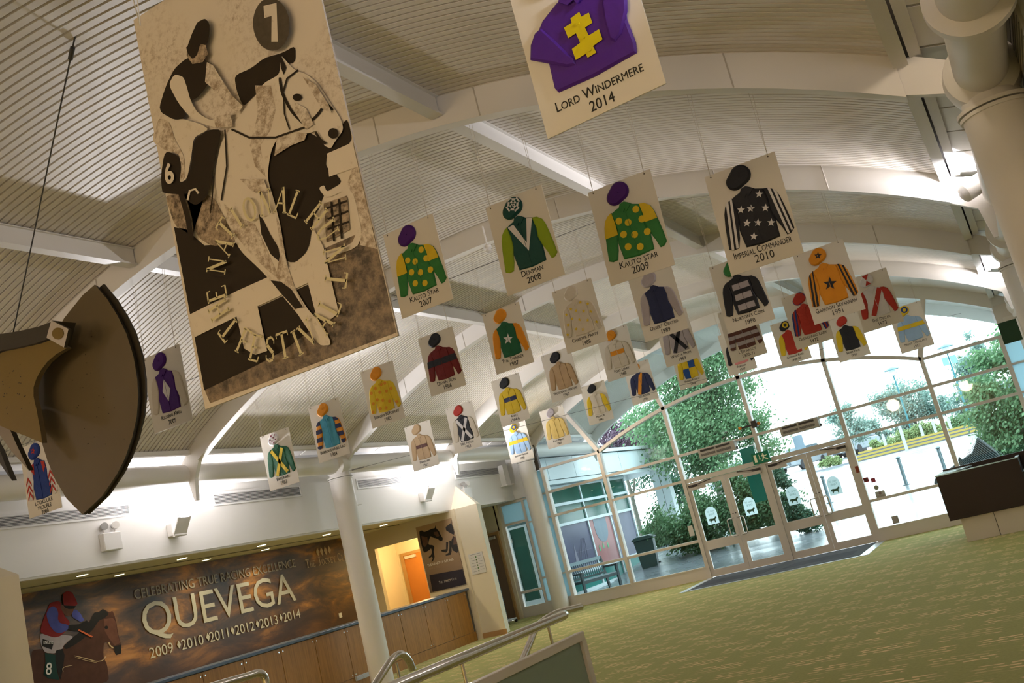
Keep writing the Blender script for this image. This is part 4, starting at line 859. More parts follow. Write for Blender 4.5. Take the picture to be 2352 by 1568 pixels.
slab(sc_(SC_SP1), 5.8, .05, mat('spike_pale', (.28, .23, .18), .6), SDK, 'spike'); slab(sc_(SC_SP2), 5.85, .05, SDK, SDK, 'spike')
s = MB()
for i in range(46):
    u = i % 2; x = random.uniform(-7.9, -7.56) if u else random.uniform(-7.3, -6.75); z = random.uniform(3.95, 4.4) if u else random.uniform(3.4, 4.5)
    s.prism(circ(x, z, .005, .004, 6), 5.746 if u else 5.996, 5.749 if u else 5.999)
s.obj('screw_hole', SDK, r)['kind'] = 'stuff'
CAB = mat('cable_grey', (.09, .085, .08), .4, metal=.5)
s = MB().tube([(-7.52, 5.74, 4.66), (-7.50, 5.76, 6.0)], .006, 8)
s = MB(); a, b_ = Vector((-7.68, 5.75, 4.66)), Vector((-6.40, 6.05, 6.0))
# cable leaning towards the purlin
a = Vector((-7.75, 5.82, 4.70)); top = Vector((-4.62, 4.37, 5.99))
s.tube([a, top], .006, 8); s.obj('cable', CAB, r)
mid_ = a.lerp(top, .87); mid2 = a.lerp(top, .96); d_ = (top - a).normalized()
MB().tube([mid_ - d_ * .05, mid_ + d_ * .05], .018, 10).obj('turnbuckle', CAB, r, smooth=True); MB().tube([mid2 - d_ * .07, mid2 + d_ * .05], .018, 10).obj('turnbuckle', CAB, r, smooth=True)

# ---------------------------------------------------------------- handrails and balustrade in front
r = empty('balustrade', (-3.37, 0, 0), 'frosted glass balustrade in a cream frame with a steel handrail, at the bottom edge', 'railing')
GF = mat('balustrade_frame', (.84, .78, .72), .35)
def yz(y0, z0, y1, z1, w=.07): return MB().beam((0, y0, z0), (0, y1, z1), .07, w, up=(1, 0, 0))
MB().box((-.03, 2.2, .985), (.03, 6.83, 1.045)).obj('top_rail', GF, r, bevel=.004)
for y in (6.80, 5.16, 3.5): MB().box((-.03, y - .035, 0), (.03, y + .035, .985)).obj('post', GF, r)
FG = mat('frosted_green_glass', (.30, .38, .32), .15)
for y0, y1 in ((5.20, 6.76), (3.54, 5.12)): 
    MB().box((-.008, y0, .12), (.008, y1, .98)).obj('frosted_pane', FG, r); MB().box((-.012, y0, .1), (.012, y1, .13)).obj('gasket', DARK, r)
MB().box((-.03, 2.2, .06), (.03, 6.83, .12)).obj('bottom_rail', GF, r)
MB().tube([(0, 2.2, 1.20), (0, 6.62, 1.20)], .033, 20).tube([(0, 6.62, 1.20), (0, 6.66, 1.20), (0, 6.685, 1.19)], [.033, .030, .015], 20).obj('handrail', STEEL, r, smooth=True)
s = MB()
for y in (5.18, 3.5): s.tube([(0, y, 1.045), (0, y, 1.18)], .011, 10).tube([(0, y, 1.045), (0, y, 1.052)], .035, 14)
s.obj('bracket', STEEL, r, smooth=True)
def rail(name, pts, lab, rad=.024, posts=()):
    r = empty(name, (0, 0, 0), lab, 'railing'); MB().tube(pts, rad, 16).obj('rail', STEEL, r, smooth=True)
    for a, b_ in posts: MB().tube([a, b_], rad * .45, 10).obj('post', STEEL, r, smooth=True)
def bend(p, q, c, n=7):
    p, q, c = Vector(p), Vector(q), Vector(c); return [tuple((1 - t) ** 2 * p + 2 * t * (1 - t) * c + t * t * q) for t in [i / n for i in range(n + 1)]]
rail('stair_handrail', [(-5.0, 8.0, .30), (-5.0, 8.95, .80)] + bend((-5.0, 9.02, .84), (-4.9, 9.55, 1.00), (-5.0, 9.2, .99)) + [(-4.8, 9.9, .98)], 'steel stair handrail descending behind the end of the balustrade', .035, [((-5.0, 8.9, .0), (-5.0, 8.9, .76)), ((-4.9, 9.25, 0), (-4.9, 9.25, .9))])
rail('stair_handrail', [(-5.0, 5.9, .74), (-5.0, 6.6, 1.09)] + bend((-5.0, 6.66, 1.12), (-5.0, 6.93, 1.07), (-5.0, 6.86, 1.21)) + [(-5.0, 6.95, 1.0)], 'hooked end of a steel stair handrail in front of the column', .030, [((-5.0, 6.75, 0), (-5.0, 6.75, 1.1))])
rail('stair_handrail', [(-5.0, 4.5, 1.38), (-5.0, 5.15, 1.365)] + bend((-5.0, 5.15, 1.365), (-5.0, 5.26, 1.25), (-5.0, 5.32, 1.38)) + [(-5.02, 4.9, 1.15)], 'bent steel rail end at the bottom edge in front of the oak counter', .026, [])

# ---------------------------------------------------------------- reception desk at the right
r = empty('desk', (0, 0, 0), 'dark brown reception desk on a white plinth right of the doors', 'desk')
DKB = mat('desk_dark', (.022, .012, .010), .35); DKW = mat('desk_white', (.72, .64, .54), .45); GT = mat('desk_glass_top', (.62, .80, .82), .12)
MB().box((-1.82, 18.6, .40), (-.50, 18.66, 1.17)).obj('front_panel', DKB, r, bevel=.004)
MB().box((-1.82, 18.66, .40), (-1.76, 20.2, 1.17)).obj('side_panel', DKB, r)
MB().box((-.56, 18.66, .40), (-.50, 20.2, 1.17)).obj('side_panel', DKB, r)
MB().box((-1.82, 20.2, .40), (-.18, 20.26, 1.22)).obj('back_panel', DKB, r)
MB().prism([(-1.83, 18.58), (-1.52, 18.78), (-1.30, 20.1), (-1.83, 20.22)], 1.17, 1.19, ax='z').obj('glass_shelf', GT, r)
MB().box((-1.83, 18.58, 1.17), (-.49, 18.68, 1.185)).obj('top_edge', GT, r)
MB().box((-1.5, 18.7, .72), (-.56, 20.2, .75)).obj('work_surface', DKB, r)
MB().box((-1.66, 18.68, 0), (-1.135, 19.9, .40)).obj('plinth_panel', DKW, r); MB().box((-1.125, 18.68, 0), (-.45, 19.9, .40)).obj('plinth_panel', DKW, r)
MB().box((-.50, 18.7, .9), (-.2, 19.9, .93)).box((-.22, 18.7, 0), (-.18, 20.2, 1.0)).obj('return_unit', DKB, r)
# ---------------------------------------------------------------- racing silks boards
BW, BH = .580, .841
SILK = {}
def silk(name, c):
    return mat('silk_' + name, c, .5, bump=.5, bscale=9, var=.10, vscale=10, spec=.25)
G = silk('green', (.035, .20, .045)); YE = silk('yellow', (.72, .50, .02)); PU = silk('purple', (.065, .010, .16)); VI = silk('violet', (.09, .022, .34)); DG = silk('dark_green', (.008, .065, .055)); LI = silk('lime', (.27, .38, .01))
WH = silk('white', (.72, .68, .66)); CR = silk('cream', (.66, .58, .46)); BK = silk('black', (.018, .018, .022)); NV = silk('navy', (.018, .024, .075)); OR = silk('orange', (.70, .26, .01)); LB = silk('light_blue', (.06, .30, .42)); SKY = silk('sky_blue', (.34, .50, .70))
MR = silk('maroon', (.16, .012, .010)); BE = silk('beige', (.52, .36, .20)); BR = silk('brown', (.11, .04, .028)); GY = silk('grey', (.42, .37, .38)); RD = silk('red', (.45, .035, .02)); BL = silk('blue', (.02, .045, .22)); FG_ = silk('forest', (.012, .11, .045)); TAN = silk('tan', (.48, .32, .17)); PK = silk('pink', (.75, .28, .28)); BLR = silk('royal_blue', (.015, .07, .27)); PY = silk('pale_yellow', (.72, .52, .16)); SPOT = silk('spot_red', (.18, .015, .04))
BOARD = mat('board_cream', (.77, .71, .61), .5); BLACKT = mat('letter_black', (.02, .02, .02), .5); CORD = mat('cord_pale', (.62, .55, .45), .6); EDGE = mat('eyelet', (.12, .09, .06), .5)
BODY = [(.41, .265), (.44, .235), (.51, .222), (.565, .245), (.62, .275), (.72, .30), (.745, .42), (.735, .52), (.775, .62), (.77, .785), (.53, .80), (.305, .785), (.285, .68), (.275, .61), (.305, .52), (.305, .42), (.275, .30), (.36, .275)]
SLL = [(.285, .29), (.22, .315), (.165, .355), (.13, .42), (.105, .52), (.085, .64), (.07, .755), (.13, .775), (.205, .77), (.25, .68), (.27, .60), (.305, .52), (.305, .42)]
SLR = [(.72, .30), (.80, .312), (.875, .355), (.91, .42), (.935, .52), (.96, .64), (.975, .75), (.92, .785), (.865, .79), (.83, .71), (.775, .62), (.735, .52), (.745, .42)]
def cap_pts(cx=.0, cy=.0):
    o = []
    c1, r1, c2, r2 = (.48 * BW, .108 * BH), .084, (.39 * BW, .150 * BH), .070
    for i in range(26):
        t = 2 * math.pi * i / 26; best = -9
        for c, r in ((c1, r1), (c2, r2)):
            pass
        d = (math.cos(t), math.sin(t)); s1 = c1[0] * d[0] + c1[1] * d[1] + r1; s2 = c2[0] * d[0] + c2[1] * d[1] + r2
        c, r = (c1, r1) if s1 > s2 else (c2, r2); o.append(((c[0] + r * d[0]) / BW, (c[1] + r * d[1]) / BH))
    return [(p[0] + cx, p[1] + cy) for p in o]
CAP = cap_pts()
def cloth(pts, m, parent, name, th=.016, base=0, inset=.010):
    """a puffed cloth piece lying on the board"""
    q = [(p[0] * BW, (1 - p[1]) * BH) for p in pts]
    bm = bmesh.new(); vs = [bm.verts.new((x, -base, z)) for x, z in q]; f = bm.faces.new(vs)
    f.normal_update()
    if f.normal.y > 0: bmesh.ops.reverse_faces(bm, faces=[f])
    ex = bmesh.ops.extrude_face_region(bm, geom=[f]); nf = [g for g in ex['geom'] if isinstance(g, bmesh.types.BMFace)]
    bmesh.ops.translate(bm, verts=[g for g in ex['geom'] if isinstance(g, bmesh.types.BMVert)], vec=(0, -th * .5, 0))
    bmesh.ops.inset_region(bm, faces=nf, thickness=inset, depth=th * .5)
    me = bpy.data.meshes.new(name); bm.to_mesh(me); bm.free(); me.materials.append(m)
    me.polygons.foreach_set('use_smooth', [True] * len(me.polygons)); me.set_sharp_from_angle(angle=R(28))
    return link(name, me, parent)
def decal(polys, m, parent, name, d=.0185, th=.0015):
    for pts in polys:
        if len(pts) > 2: MB().prism([(p[0] * BW, (1 - p[1]) * BH) for p in pts], -d - th, -d).obj(name, m, parent)
AS = BH / BW
def ustar(u, v, r, rot=.3): return [(p[0] / BW, 1 - p[1] / BH) for p in star(u * BW, (1 - v) * BH, r, rot)]
def ucirc(u, v, r): return [(p[0] / BW, 1 - p[1] / BH) for p in circ(u * BW, (1 - v) * BH, r, n=14)]
def ubar(u0, v0, u1, v1, w):
    x0, y0, x1, y1 = u0 * BW, v0 * BH, u1 * BW, v1 * BH; dx, dy = x1 - x0, y1 - y0; n = math.hypot(dx, dy); nx, ny = -dy / n * w / 2, dx / n * w / 2
    return [((x0 + nx) / BW, (y0 + ny) / BH), ((x1 + nx) / BW, (y1 + ny) / BH), ((x1 - nx) / BW, (y1 - ny) / BH), ((x0 - nx) / BW, (y0 - ny) / BH)]
def hoop(poly, v0, v1): 
    q = clip(poly, 0, 1, v0); return clip(q, 0, -1, -v1) if len(q) > 2 else []
def vstripe(poly, a, b): # oblique sleeve stripes following the sleeve: keep between two lines given by (u at v=.3, u at v=.8)
    (a0, a1), (b0, b1) = a, b
    # line through (a0,.3)-(a1,.8): keep right side
    def hp(poly, l0, l1, sgn):
        nx, ny = .5, -(l1 - l0); c = nx * l0 + ny * .3
        return clip(poly, sgn * nx, sgn * ny, sgn * c)
    q = hp(poly, a0, a1, 1); return hp(q, b0, b1, -1) if len(q) > 2 else []
V = .22
def quarter_cap(r, base, other):
    decal([clip(clip(CAP, 1, 0, .46), 0, -1, -.12), clip(clip(CAP, -1, 0, -.46), 0, 1, .12)], other, r, 'cap_patch', d=.021)
def board(key, x, y, zt, lines, body, sleeve, cap, label, deco=None, yaw=0, roll=0, tsize=.060, capcut=None, nocloth=False, ysize=None):
    zb0 = zt - BH
    r = empty('silks_board', (x, y, zb0), label, 'display board', group='racing silks boards hung in rows'); r.rotation_euler = (0, R(roll), R(yaw))
    MB().box((0, 0, 0), (BW, .006, BH)).obj('backing_board', BOARD, r)
    if not nocloth:
        j = cloth(BODY, body, r, 'jacket_body'); a = cloth(SLL, sleeve, r, 'sleeve', th=.014); b_ = cloth(SLR, sleeve, r, 'sleeve', th=.014)
        c = cloth(CAP, cap, r, 'cap', th=.030, inset=.016)
        # collar, placket line and cap button
        decal([[(.42, .275), (.445, .24), (.51, .228), (.50, .30), (.47, .33)], [(.51, .228), (.56, .248), (.60, .275), (.52, .33), (.50, .30)]], body, r, 'collar', d=.018, th=.007)
        decal([ubar(.50, .33, .535, .79, .004)], body, r, 'placket', d=.0175, th=.003)
        MB().tube([((.46) * BW, -.030, (1 - .115) * BH), (.46 * BW, -.036, (1 - .115) * BH)], .008, 8).obj('cap_button', cap, r)
        if deco: deco(r)
    T = []
    ys = ysize or tsize * 1.08
    vb = .865
    for k, t in enumerate(lines):
        sz = tsize if k < len(lines) - 1 else ys
        T.append((t, .50 * BW, (1 - vb - .087 * k - (0 if len(lines) < 3 else -.005 + .015 * k * -1)) * BH, sz * 1.25, 0, 0))
    if lines:
        o = lettering(T, BLACKT, r, 'y', smallcaps=True, maxw=.80 * BW); o.location = (0, -.002, 0)
    for u in (.085, .90):
        s = MB(); e = MB()
        ux = u * BW; gx, gz = x + ux, zb(x + ux, .27)
        hgt = gz - zb0 - .005
        for dx in (-.012, .026): s.tube([(ux, -.003, BH - .02), (ux + dx, .012, hgt)], .0019, 5, caps=False)
        e.tube([(ux, -.002, BH - .022), (ux, -.0045, BH - .022)], .006, 8)
        s.obj('hanging_cord', CORD, r); e.obj('eyelet', EDGE, r)
    return r
def spots(r, m, pts, rr=.030): decal([ucirc(u, v, rr) for u, v in pts], m, r, 'spot')
def half_sleeves(m):
    def f(r):
        decal([hoop(SLL, .0, .53)], m, r, 'sleeve_top', d=.0145, th=.004); decal([hoop(SLR, .0, .50)], m, r, 'sleeve_top', d=.0145, th=.004)
    return f
S9 = [(.37, .40), (.66, .345), (.50, .445), (.71, .46), (.39, .545), (.55, .585), (.74, .60), (.41, .68), (.585, .72)]
def d_kauto(r): half_sleeves(YE)(r); spots(r, YE, S9)
def cross(m, w=.055):
    def f(r): decal([ubar(.31, .32, .72, .76, w), ubar(.68, .32, .36, .78, w)], m, r, 'cross_belt', d=.019)
    return f
def all_hoops(m, vs):
    def f(r):
        for a, b_ in vs: decal([hoop(BODY, a, b_)], m, r, 'hoop', d=.0185); decal([hoop(SLL, a, b_), hoop(SLR, a, b_)], m, r, 'sleeve_hoop', d=.0168)
    return f
def body_band(m, v0, v1, u0=.31, u1=.73): return lambda r: decal([[(u0, v0), (u1, v0), (u1 + .01, v1), (u0 - .005, v1)]], m, r, 'chest_band', d=.0185)
def slv(m, spans_l, spans_r):
    def f(r): decal([vstripe(SLL, *a) for a in spans_l] + [vstripe(SLR, *a) for a in spans_r], m, r, 'sleeve_stripe', d=.0168)
    return f
def caps_star(m): return lambda r: decal([ustar(.47, .115, .045)], m, r, 'cap_star', d=.0305)
def ring(m, rr=.055, hole=None): return lambda r: (decal([ucirc(.49, .105, rr)], m, r, 'cap_ring', d=.0305), hole and decal([ucirc(.49, .105, rr * .55)], hole, r, 'cap_ring_centre', d=.0325))
def sleeves_chevrons(m):
    def f(r):
        P = []
        for v in (.44, .54, .64):
            P.append([(.09, v + .09), (.17, v), (.25, v + .10), (.25, v + .14), (.17, v + .045), (.09, v + .13)]); P.append([(.77, v + .09), (.85, v), (.94, v + .10), (.94, v + .14), (.85, v + .045), (.77, v + .13)])
        decal(P, m, r, 'chevron', d=.0168)
    return f
def many(*fs):
    def f(r):
        for g in fs: g(r)
    return f
C = [-10.15, -9.16, -8.11, -7.04, -5.97, -4.90, -3.86, -2.83, -1.84]
Y1, Y2, Y3, Y4 = 7.65, 11.55, 15.40, 19.30
board('llt', -10.36, Y1, 4.27, ['LOOKS LIKE', 'TROUBLE', '2000'], BL, WH, BL, 'blue silks board reading Looks Like Trouble, beside the leaf panel', many(lambda r: decal([[(.285, .30), (.40, .285), (.38, .45), (.30, .38)], [(.62, .285), (.72, .305), (.73, .38), (.66, .45)]], RD, r, 'shoulder_patch'), sleeves_chevrons(RD), caps_star(RD)), tsize=.052)
board('kk', -8.16, Y1, 4.69, ['Kicking King', '2005'], PU, CR, PU, 'Kicking King board: purple jacket with white diamond', lambda r: decal([[(.50, .37), (.62, .52), (.53, .67), (.42, .52)]], WH, r, 'diamond'), tsize=.050)
board('ks', -4.78, Y1, 4.88, ['Kauto Star', '2007'], G, G, PU, 'Kauto Star 2007 board: green jacket, yellow spots, right of the tall horse poster', d_kauto)
board('den', -3.66, Y1, 4.72, ['Denman', '2008'], DG, LI, DG, 'Denman board: dark green jacket with white V and lime sleeves', many(lambda r: decal([[(.30, .31), (.40, .30), (.545, .54), (.545, .63)], [(.545, .54), (.64, .29), (.73, .31), (.545, .63)]], WH, r, 'vee_band'),
      lambda r: decal([[(.49 + .075 / BW * a * math.cos(t), .095 + .075 / BH * a * math.sin(t)) for a, t in ((k0, 6.283 * i / 8), (k0, 6.283 * (i + 1) / 8 - .0), (k1, 6.283 * (i + 1) / 8), (k1, 6.283 * i / 8))] for i in range(8) for k0, k1 in ((((.25, .5), (.78, 1.0)) if i % 2 else ((.0, .25), (.5, .78))))], WH, r, 'cap_check', d=.0305)))
board('ks9', -2.71, Y1, 4.48, ['Kauto star', '2009'], G, G, PU, 'Kauto Star 2009 board: green jacket, yellow spots, right of the Denman board', d_kauto, tsize=.066, roll=1.5)
board('imp', -1.72, Y1, 4.22, ['Imperial Commander', '2010'], BK, BK, BK, 'Imperial Commander board: black jacket with white stars', many(lambda r: decal([ustar(u, v, .033, .35) for u, v in ((.37, .43), (.66, .345), (.50, .45), (.69, .49), (.40, .57), (.54, .60), (.71, .64), (.44, .71))], WH, r, 'star'),
      slv(WH, [((.20, .10), (.235, .135)), ((.26, .165), (.29, .20))], [((.78, .88), (.815, .91)), ((.84, .94), (.875, .965))])), tsize=.066, roll=1.5)
board('breg', C[0] - .02, Y2, 4.285, ['Bregawn', '1983'], FG_, FG_, WH, 'Bregawn board: green jacket with yellow cross belts', many(cross(YE), lambda r: decal([ucirc(u, v, .012) for u, v in ((.42, .06), (.54, .06), (.48, .10), (.42, .15), (.54, .14), (.36, .13), (.47, .19))], SPOT, r, 'cap_spot', d=.0305)))
board('burr', C[1], Y2, 4.455, ['Burrough Hill Lad', '1984'], LB, OR, OR, 'Burrough Hill Lad board: turquoise jacket with hooped sleeves', lambda r: decal([hoop(q, a, a + .075) for q in (SLL, SLR) for a in (.30, .44, .58, .72)], NV, r, 'sleeve_hoop', d=.0168), tsize=.055)
board('forg', C[2], Y2, 4.69, ['Forgive\'N\'Forget', '1985'], YE, YE, OR, "Forgive'n'Forget board: yellow jacket with orange spots", lambda r: spots(r, OR, [(.66, .33), (.55, .33), (.36, .36), (.21, .42), (.46, .45), (.66, .47), (.80, .45), (.20, .60), (.34, .56), (.50, .60), (.68, .65), (.37, .72), (.54, .74), (.14, .74), (.88, .70)], .024), tsize=.055)
board('dawn', C[3], Y2, 4.85, ['Dawn Run', '1986'], MR, MR, BK, 'Dawn Run board: maroon jacket with one black hoop', all_hoops(BK, [(.44, .545)]))
board('think', C[4], Y2, 4.845, ['The Thinker', '1987'], FG_, OR, OR, 'The Thinker board: dark green jacket, white star, orange sleeves', lambda r: decal([ustar(.52, .52, .075, .25)], WH, r, 'star'))
board('char', C[5], Y2, 4.80, ['Charter Party', '1988'], CR, CR, CR, 'Charter Party board: cream jacket scattered with yellow stars', lambda r: decal([ustar(u, v, .026, .35) for u, v in ((.62, .31), (.36, .36), (.78, .37), (.22, .42), (.47, .41), (.64, .46), (.80, .50), (.33, .51), (.50, .56), (.20, .58), (.68, .61), (.87, .68), (.36, .68), (.52, .72), (.13, .72))], YE, r, 'star'), tsize=.055)
board('des', C[6] + .01, Y2, 4.62, ['Desert Orchid', '1989'], NV, GY, GY, 'Desert Orchid board: navy jacket with grey sleeves', tsize=.055)
board('nort', C[7], Y2, 4.40, ["Norton's Coin", '1990'], BK, BK, G, "Norton's Coin board: black jacket with three grey bars", many(lambda r: decal([[(.36, a), (.70, a), (.71, a + .085), (.35, a + .085)] for a in (.36, .51, .66)], GY, r, 'chest_bar'), lambda r: decal([clip(CAP, 1, 0, .47)], GY, r, 'cap_patch', d=.0305)), tsize=.055)
board('garr', C[8] - .01, Y2, 4.19, ['Garrison Savannah', '1991'], OR, OR, OR, 'Garrison Savannah board: orange jacket with black star', many(lambda r: decal([ustar(.52, .53, .078, .25)], BK, r, 'star'), slv(BK, [((.195, .08), (.225, .125)), ((.265, .15), (.285, .195))], [((.76, .86), (.79, .90)), ((.83, .93), (.86, .965))]), caps_star(BK)), tsize=.060)
board('mand', C[0] + .03, Y3, 4.37, ['Mandarin', '1962'], BE, BE, BE, 'Mandarin board: beige jacket with a brown band', body_band(BR, .47, .545), tsize=.05)
board('mill', C[1], Y3, 4.46, ['Mill House', '1963'], BK, CR, RD, 'Mill House board: black jacket with grey cross belts', cross(WH), tsize=.055)
board('ark', C[2], Y3, 4.67, ['Arkle', '1964-6'], YE, YE, BK, 'Arkle board: yellow jacket with a navy band and black cap', body_band(NV, .44, .53), tsize=.055)
board('wood', C[3], Y3, 4.81, ['Woodland Venture', '1967'], TAN, TAN, BK, 'Woodland Venture board: plain tan jacket, black cap', tsize=.055)
board('fort', C[4] + .02, Y3, 4.855, ['Fort Leney', '1968'], CR, CR, OR, 'Fort Leney board: cream jacket with orange band', many(body_band(OR, .44, .53), lambda r: quarter_cap(r, OR, WH)), tsize=.055)
board('myth', C[5], Y3, 4.79, ['What a Myth', '1969'], GY, GY, GY, 'What a Myth board: grey jacket with black cross belts', cross(BK, .06), tsize=.055)
board('lesc', C[6] + .01, Y3, 4.53, ["L'Escargot", '1970-71'], GY, GY, BR, "L'Escargot board: brown and grey hooped jacket", all_hoops(BR, [(.29, .36), (.44, .51), (.58, .65), (.72, .80)]), tsize=.055)
board('glen', C[7], Y3, 4.44, ['Glencaraig Lady', '1972'], RD, RD, RD, 'Glencaraig Lady board: red jacket, blue striped sleeves', many(slv(BL, [((.155, .05), (.20, .09)), ((.245, .14), (.285, .185))], [((.76, .86), (.80, .90)), ((.85, .94), (.885, .975))]), lambda r: quarter_cap(r, RD, BL)), tsize=.055)
board('dik', C[8] + .02, Y3, 4.38, ['The Dikler', '1973'], WH, RD, WH, 'The Dikler board: white jacket with red sash and sleeves', many(lambda r: decal([ubar(.70, .31, .36, .76, .07)], RD, r, 'sash'), lambda r: decal([[(.46, .12), (.38, .03), (.55, .015)], [(.46, .12), (.40, .21), (.54, .20)]], RD, r, 'cap_patch', d=.0305)), tsize=.055)
board('roman', C[0], Y4, 4.36, ['Roman Hackle', '1940'], SKY, SKY, YE, 'Roman Hackle board: light blue jacket with a yellow hoop, left above the second column', many(all_hoops(YE, [(.44, .53)]), ring(BL, .06, YE)), tsize=.05)
board('poet', C[1] - .03, Y4, 4.435, ['Poet Prince', '1941'], PY, PY, GY, 'Poet Prince board: pale yellow jacket, grey cap', tsize=.05)
board('med', C[2] - .01, Y4, 4.665, ['Medoc II', '1942'], CR, YE, BK, 'Medoc board: cream jacket with yellow sleeves', tsize=.05)
board('redr', C[3] - .02, Y4, 4.80, ['Red Rower', '1945'], NV, NV, OR, 'Red Rower board: navy jacket with an orange sash', lambda r: decal([ubar(.60, .27, .36, .78, .075)], OR, r, 'sash'), tsize=.05)
board('prin', C[4] - .02, Y4, 4.82, ['Prince Regent', '1946'], YE, YE, YE, 'Prince Regent board: yellow and blue quartered jacket', lambda r: decal([clip(clip(BODY, 1, 0, .52), 0, -1, -.55), clip(clip(BODY, -1, 0, -.50), 0, 1, .55)], BLR, r, 'quarter'), tsize=.05)
board('fortina', C[5] - .05, Y4, 4.80, ['Fortina', '1947'], PK, BK, PK, 'Fortina board: pink jacket with black sleeves', tsize=.05)
board('cott', C[6] - .04, Y4, 4.68, ['Cottage Rake', '1948-50'], RD, YE, BK, 'Cottage Rake board: red jacket with yellow sleeves', ring(YE, .058, BK), tsize=.05)
board('silv', C[7] - .03, Y4, 4.435, ['Silver Fame', '1951'], BK, YE, RD, 'Silver Fame board: black jacket with yellow sleeves', tsize=.05)
board('mont', C[8] + .07, Y4, 4.27, ['Mont Tremblant', '1952'], SKY, SKY, YE, 'Mont Tremblant board: light blue jacket with a yellow hoop, rightmost of the far row', many(all_hoops(YE, [(.43, .52)]), ring(BL, .058, YE)), tsize=.05)
board('hid', -9.25, Y1, 4.45, [], WH, WH, WH, 'cream board mostly hidden behind the leaf shaped panel', nocloth=True)
# the big violet silks board in front: folded sleeves and a yellow double cross
y0 = 3.88; zt = 3.44 + BH + .0
r = empty('silks_board', (-1.475, y0, zt - BH), 'Lord Windermere board: violet jacket with yellow double cross, nearest the top edge', 'display board', group='racing silks boards hung in rows'); r.rotation_euler = (0, 0, R(-2.1))
MB().box((0, 0, 0), (BW, .008, BH)).obj('backing_board', mat('board_white', (.86, .84, .82), .4), r)
LW_B = [(.36, .33), (.44, .31), (.55, .305), (.62, .33), (.80, .37), (.88, .50), (.86, .60), (.875, .73), (.86, .785), (.50, .80), (.19, .79), (.17, .76), (.18, .60), (.16, .52), (.14, .44), (.22, .38)]
cloth(LW_B, VI, r, 'jacket_body', th=.016)
cloth([(.14, .43), (.20, .42), (.28, .52), (.36, .63), (.40, .665), (.39, .70), (.32, .69), (.20, .63), (.045, .555), (.08, .48)], VI, r, 'sleeve', th=.016, base=.010)
cloth([(.80, .37), (.90, .40), (.93, .45), (.885, .56), (.80, .66), (.735, .685), (.70, .66), (.70, .56), (.72, .46)], VI, r, 'sleeve', th=.016, base=.010)
cloth([(p[0] + .03, p[1] + .03) for p in CAP], VI, r, 'cap', th=.03, inset=.016)
decal([[(.40, .34), (.43, .30), (.54, .295), (.52, .37), (.46, .38)], [(.54, .295), (.62, .33), (.64, .36), (.54, .40), (.52, .37)]], VI, r, 'collar', d=.023, th=.008)
W_ = [(.455, .455), (.535, .445), (.54, .475), (.605, .475), (.61, .535), (.545, .54), (.555, .59), (.645, .585), (.65, .645), (.565, .655), (.575, .695), (.50, .70), (.495, .675), (.405, .68), (.40, .615), (.475, .605), (.465, .545), (.395, .55), (.385, .485), (.455, .48)]
decal([W_], silk('bright_yellow', (.80, .68, .01)), r, 'double_cross', d=.0235, th=.002)
for u, v in ((.50, .50), (.515, .585), (.535, .665)): MB().tube([(u * BW, -.0255, (1 - v) * BH), (u * BW, -.031, (1 - v) * BH)], .009, 10).obj('button', silk('bright_yellow', (0, 0, 0)), r, smooth=True)
o = lettering([('Lord Windermere', .5 * BW, .112 * BH, .066, 0, 0), ('2014', .5 * BW, .030 * BH, .070, 0, 0)], BLACKT, r, 'y', maxw=.74 * BW); o.location = (0, -.002, 0)
s = MB()
for u in (.085, .90):
    for dx in (-.012, .026): s.tube([(u * BW, -.003, BH - .02), (u * BW + dx, .012, zb(-1.2, .27) - zt + BH - .06)], .0013, 5)
s.obj('hanging_cord', CORD, r)
# thin tie wires across the hall
TW = mat('tie_wire_grey', (.2, .19, .18), .5, metal=.4)
for k, (a, b_, lab) in enumerate((((-11.4, 14.9, 3.86), (-.7, 22.3, 4.15), 'thin steel tie wire from the first column across the far boards'), ((-11.4, 7.3, 4.2), (-3.0, 10.9, 5.25), 'thin steel tie wire under the vault behind the sculpture'))):
    r = tag(MB().tube([a, b_], .004, 6).obj('tie_wire', TW), lab, 'wire')
    d_ = (Vector(b_) - Vector(a)).normalized(); p = Vector(a) + d_ * .35; MB().tube([p - d_ * .12, p + d_ * .12], .012, 8).obj('turnbuckle', TW, r)
# ---------------------------------------------------------------- outdoors
def gz(y): 
    k = [(22, -.02), (28, .08), (33, .72), (40, 1.2), (50, 1.6), (54, 1.72), (75, 2.25), (400, 4)]
    for (a, b_), (c, d) in zip(k, k[1:]):
        if y <= c: return b_ + (d - b_) * (y - a) / (c - a)
    return 4
m = bpy.data.materials.new('wet_paving'); m.use_nodes = True; nt = m.node_tree; b = nt.nodes['Principled BSDF']; N = nt.nodes.new; L = nt.links.new
tc = N('ShaderNodeTexCoord'); n1 = N('ShaderNodeTexNoise'); n1.inputs['Scale'].default_value = .8; n1.inputs['Detail'].default_value = 8; L(tc.outputs['Object'], n1.inputs['Vector'])
r1 = N('ShaderNodeValToRGB'); r1.color_ramp.elements[0].color = (.10, .12, .13, 1); r1.color_ramp.elements[1].color = (.20, .225, .245, 1); L(n1.outputs['Fac'], r1.inputs[0]); L(r1.outputs[0], b.inputs['Base Color'])
r2 = N('ShaderNodeMapRange'); r2.inputs['To Min'].default_value = .08; r2.inputs['To Max'].default_value = .45; L(n1.outputs['Fac'], r2.inputs[0]); L(r2.outputs[0], b.inputs['Roughness'])
ys = [22.9 + i * .8 for i in range(60)] + [75, 90, 120, 200]; xs = [-60 + i * 5 for i in range(29)]
s = MB(); s.add([(x, y, gz(y) if x > -11.5 or y > 40 else min(gz(y), .1 + (y - 22) * .02)) for y in ys for x in xs], [(j * 29 + i, j * 29 + i + 1, (j + 1) * 29 + i + 1, (j + 1) * 29 + i) for j in range(len(ys) - 1) for i in range(28)])
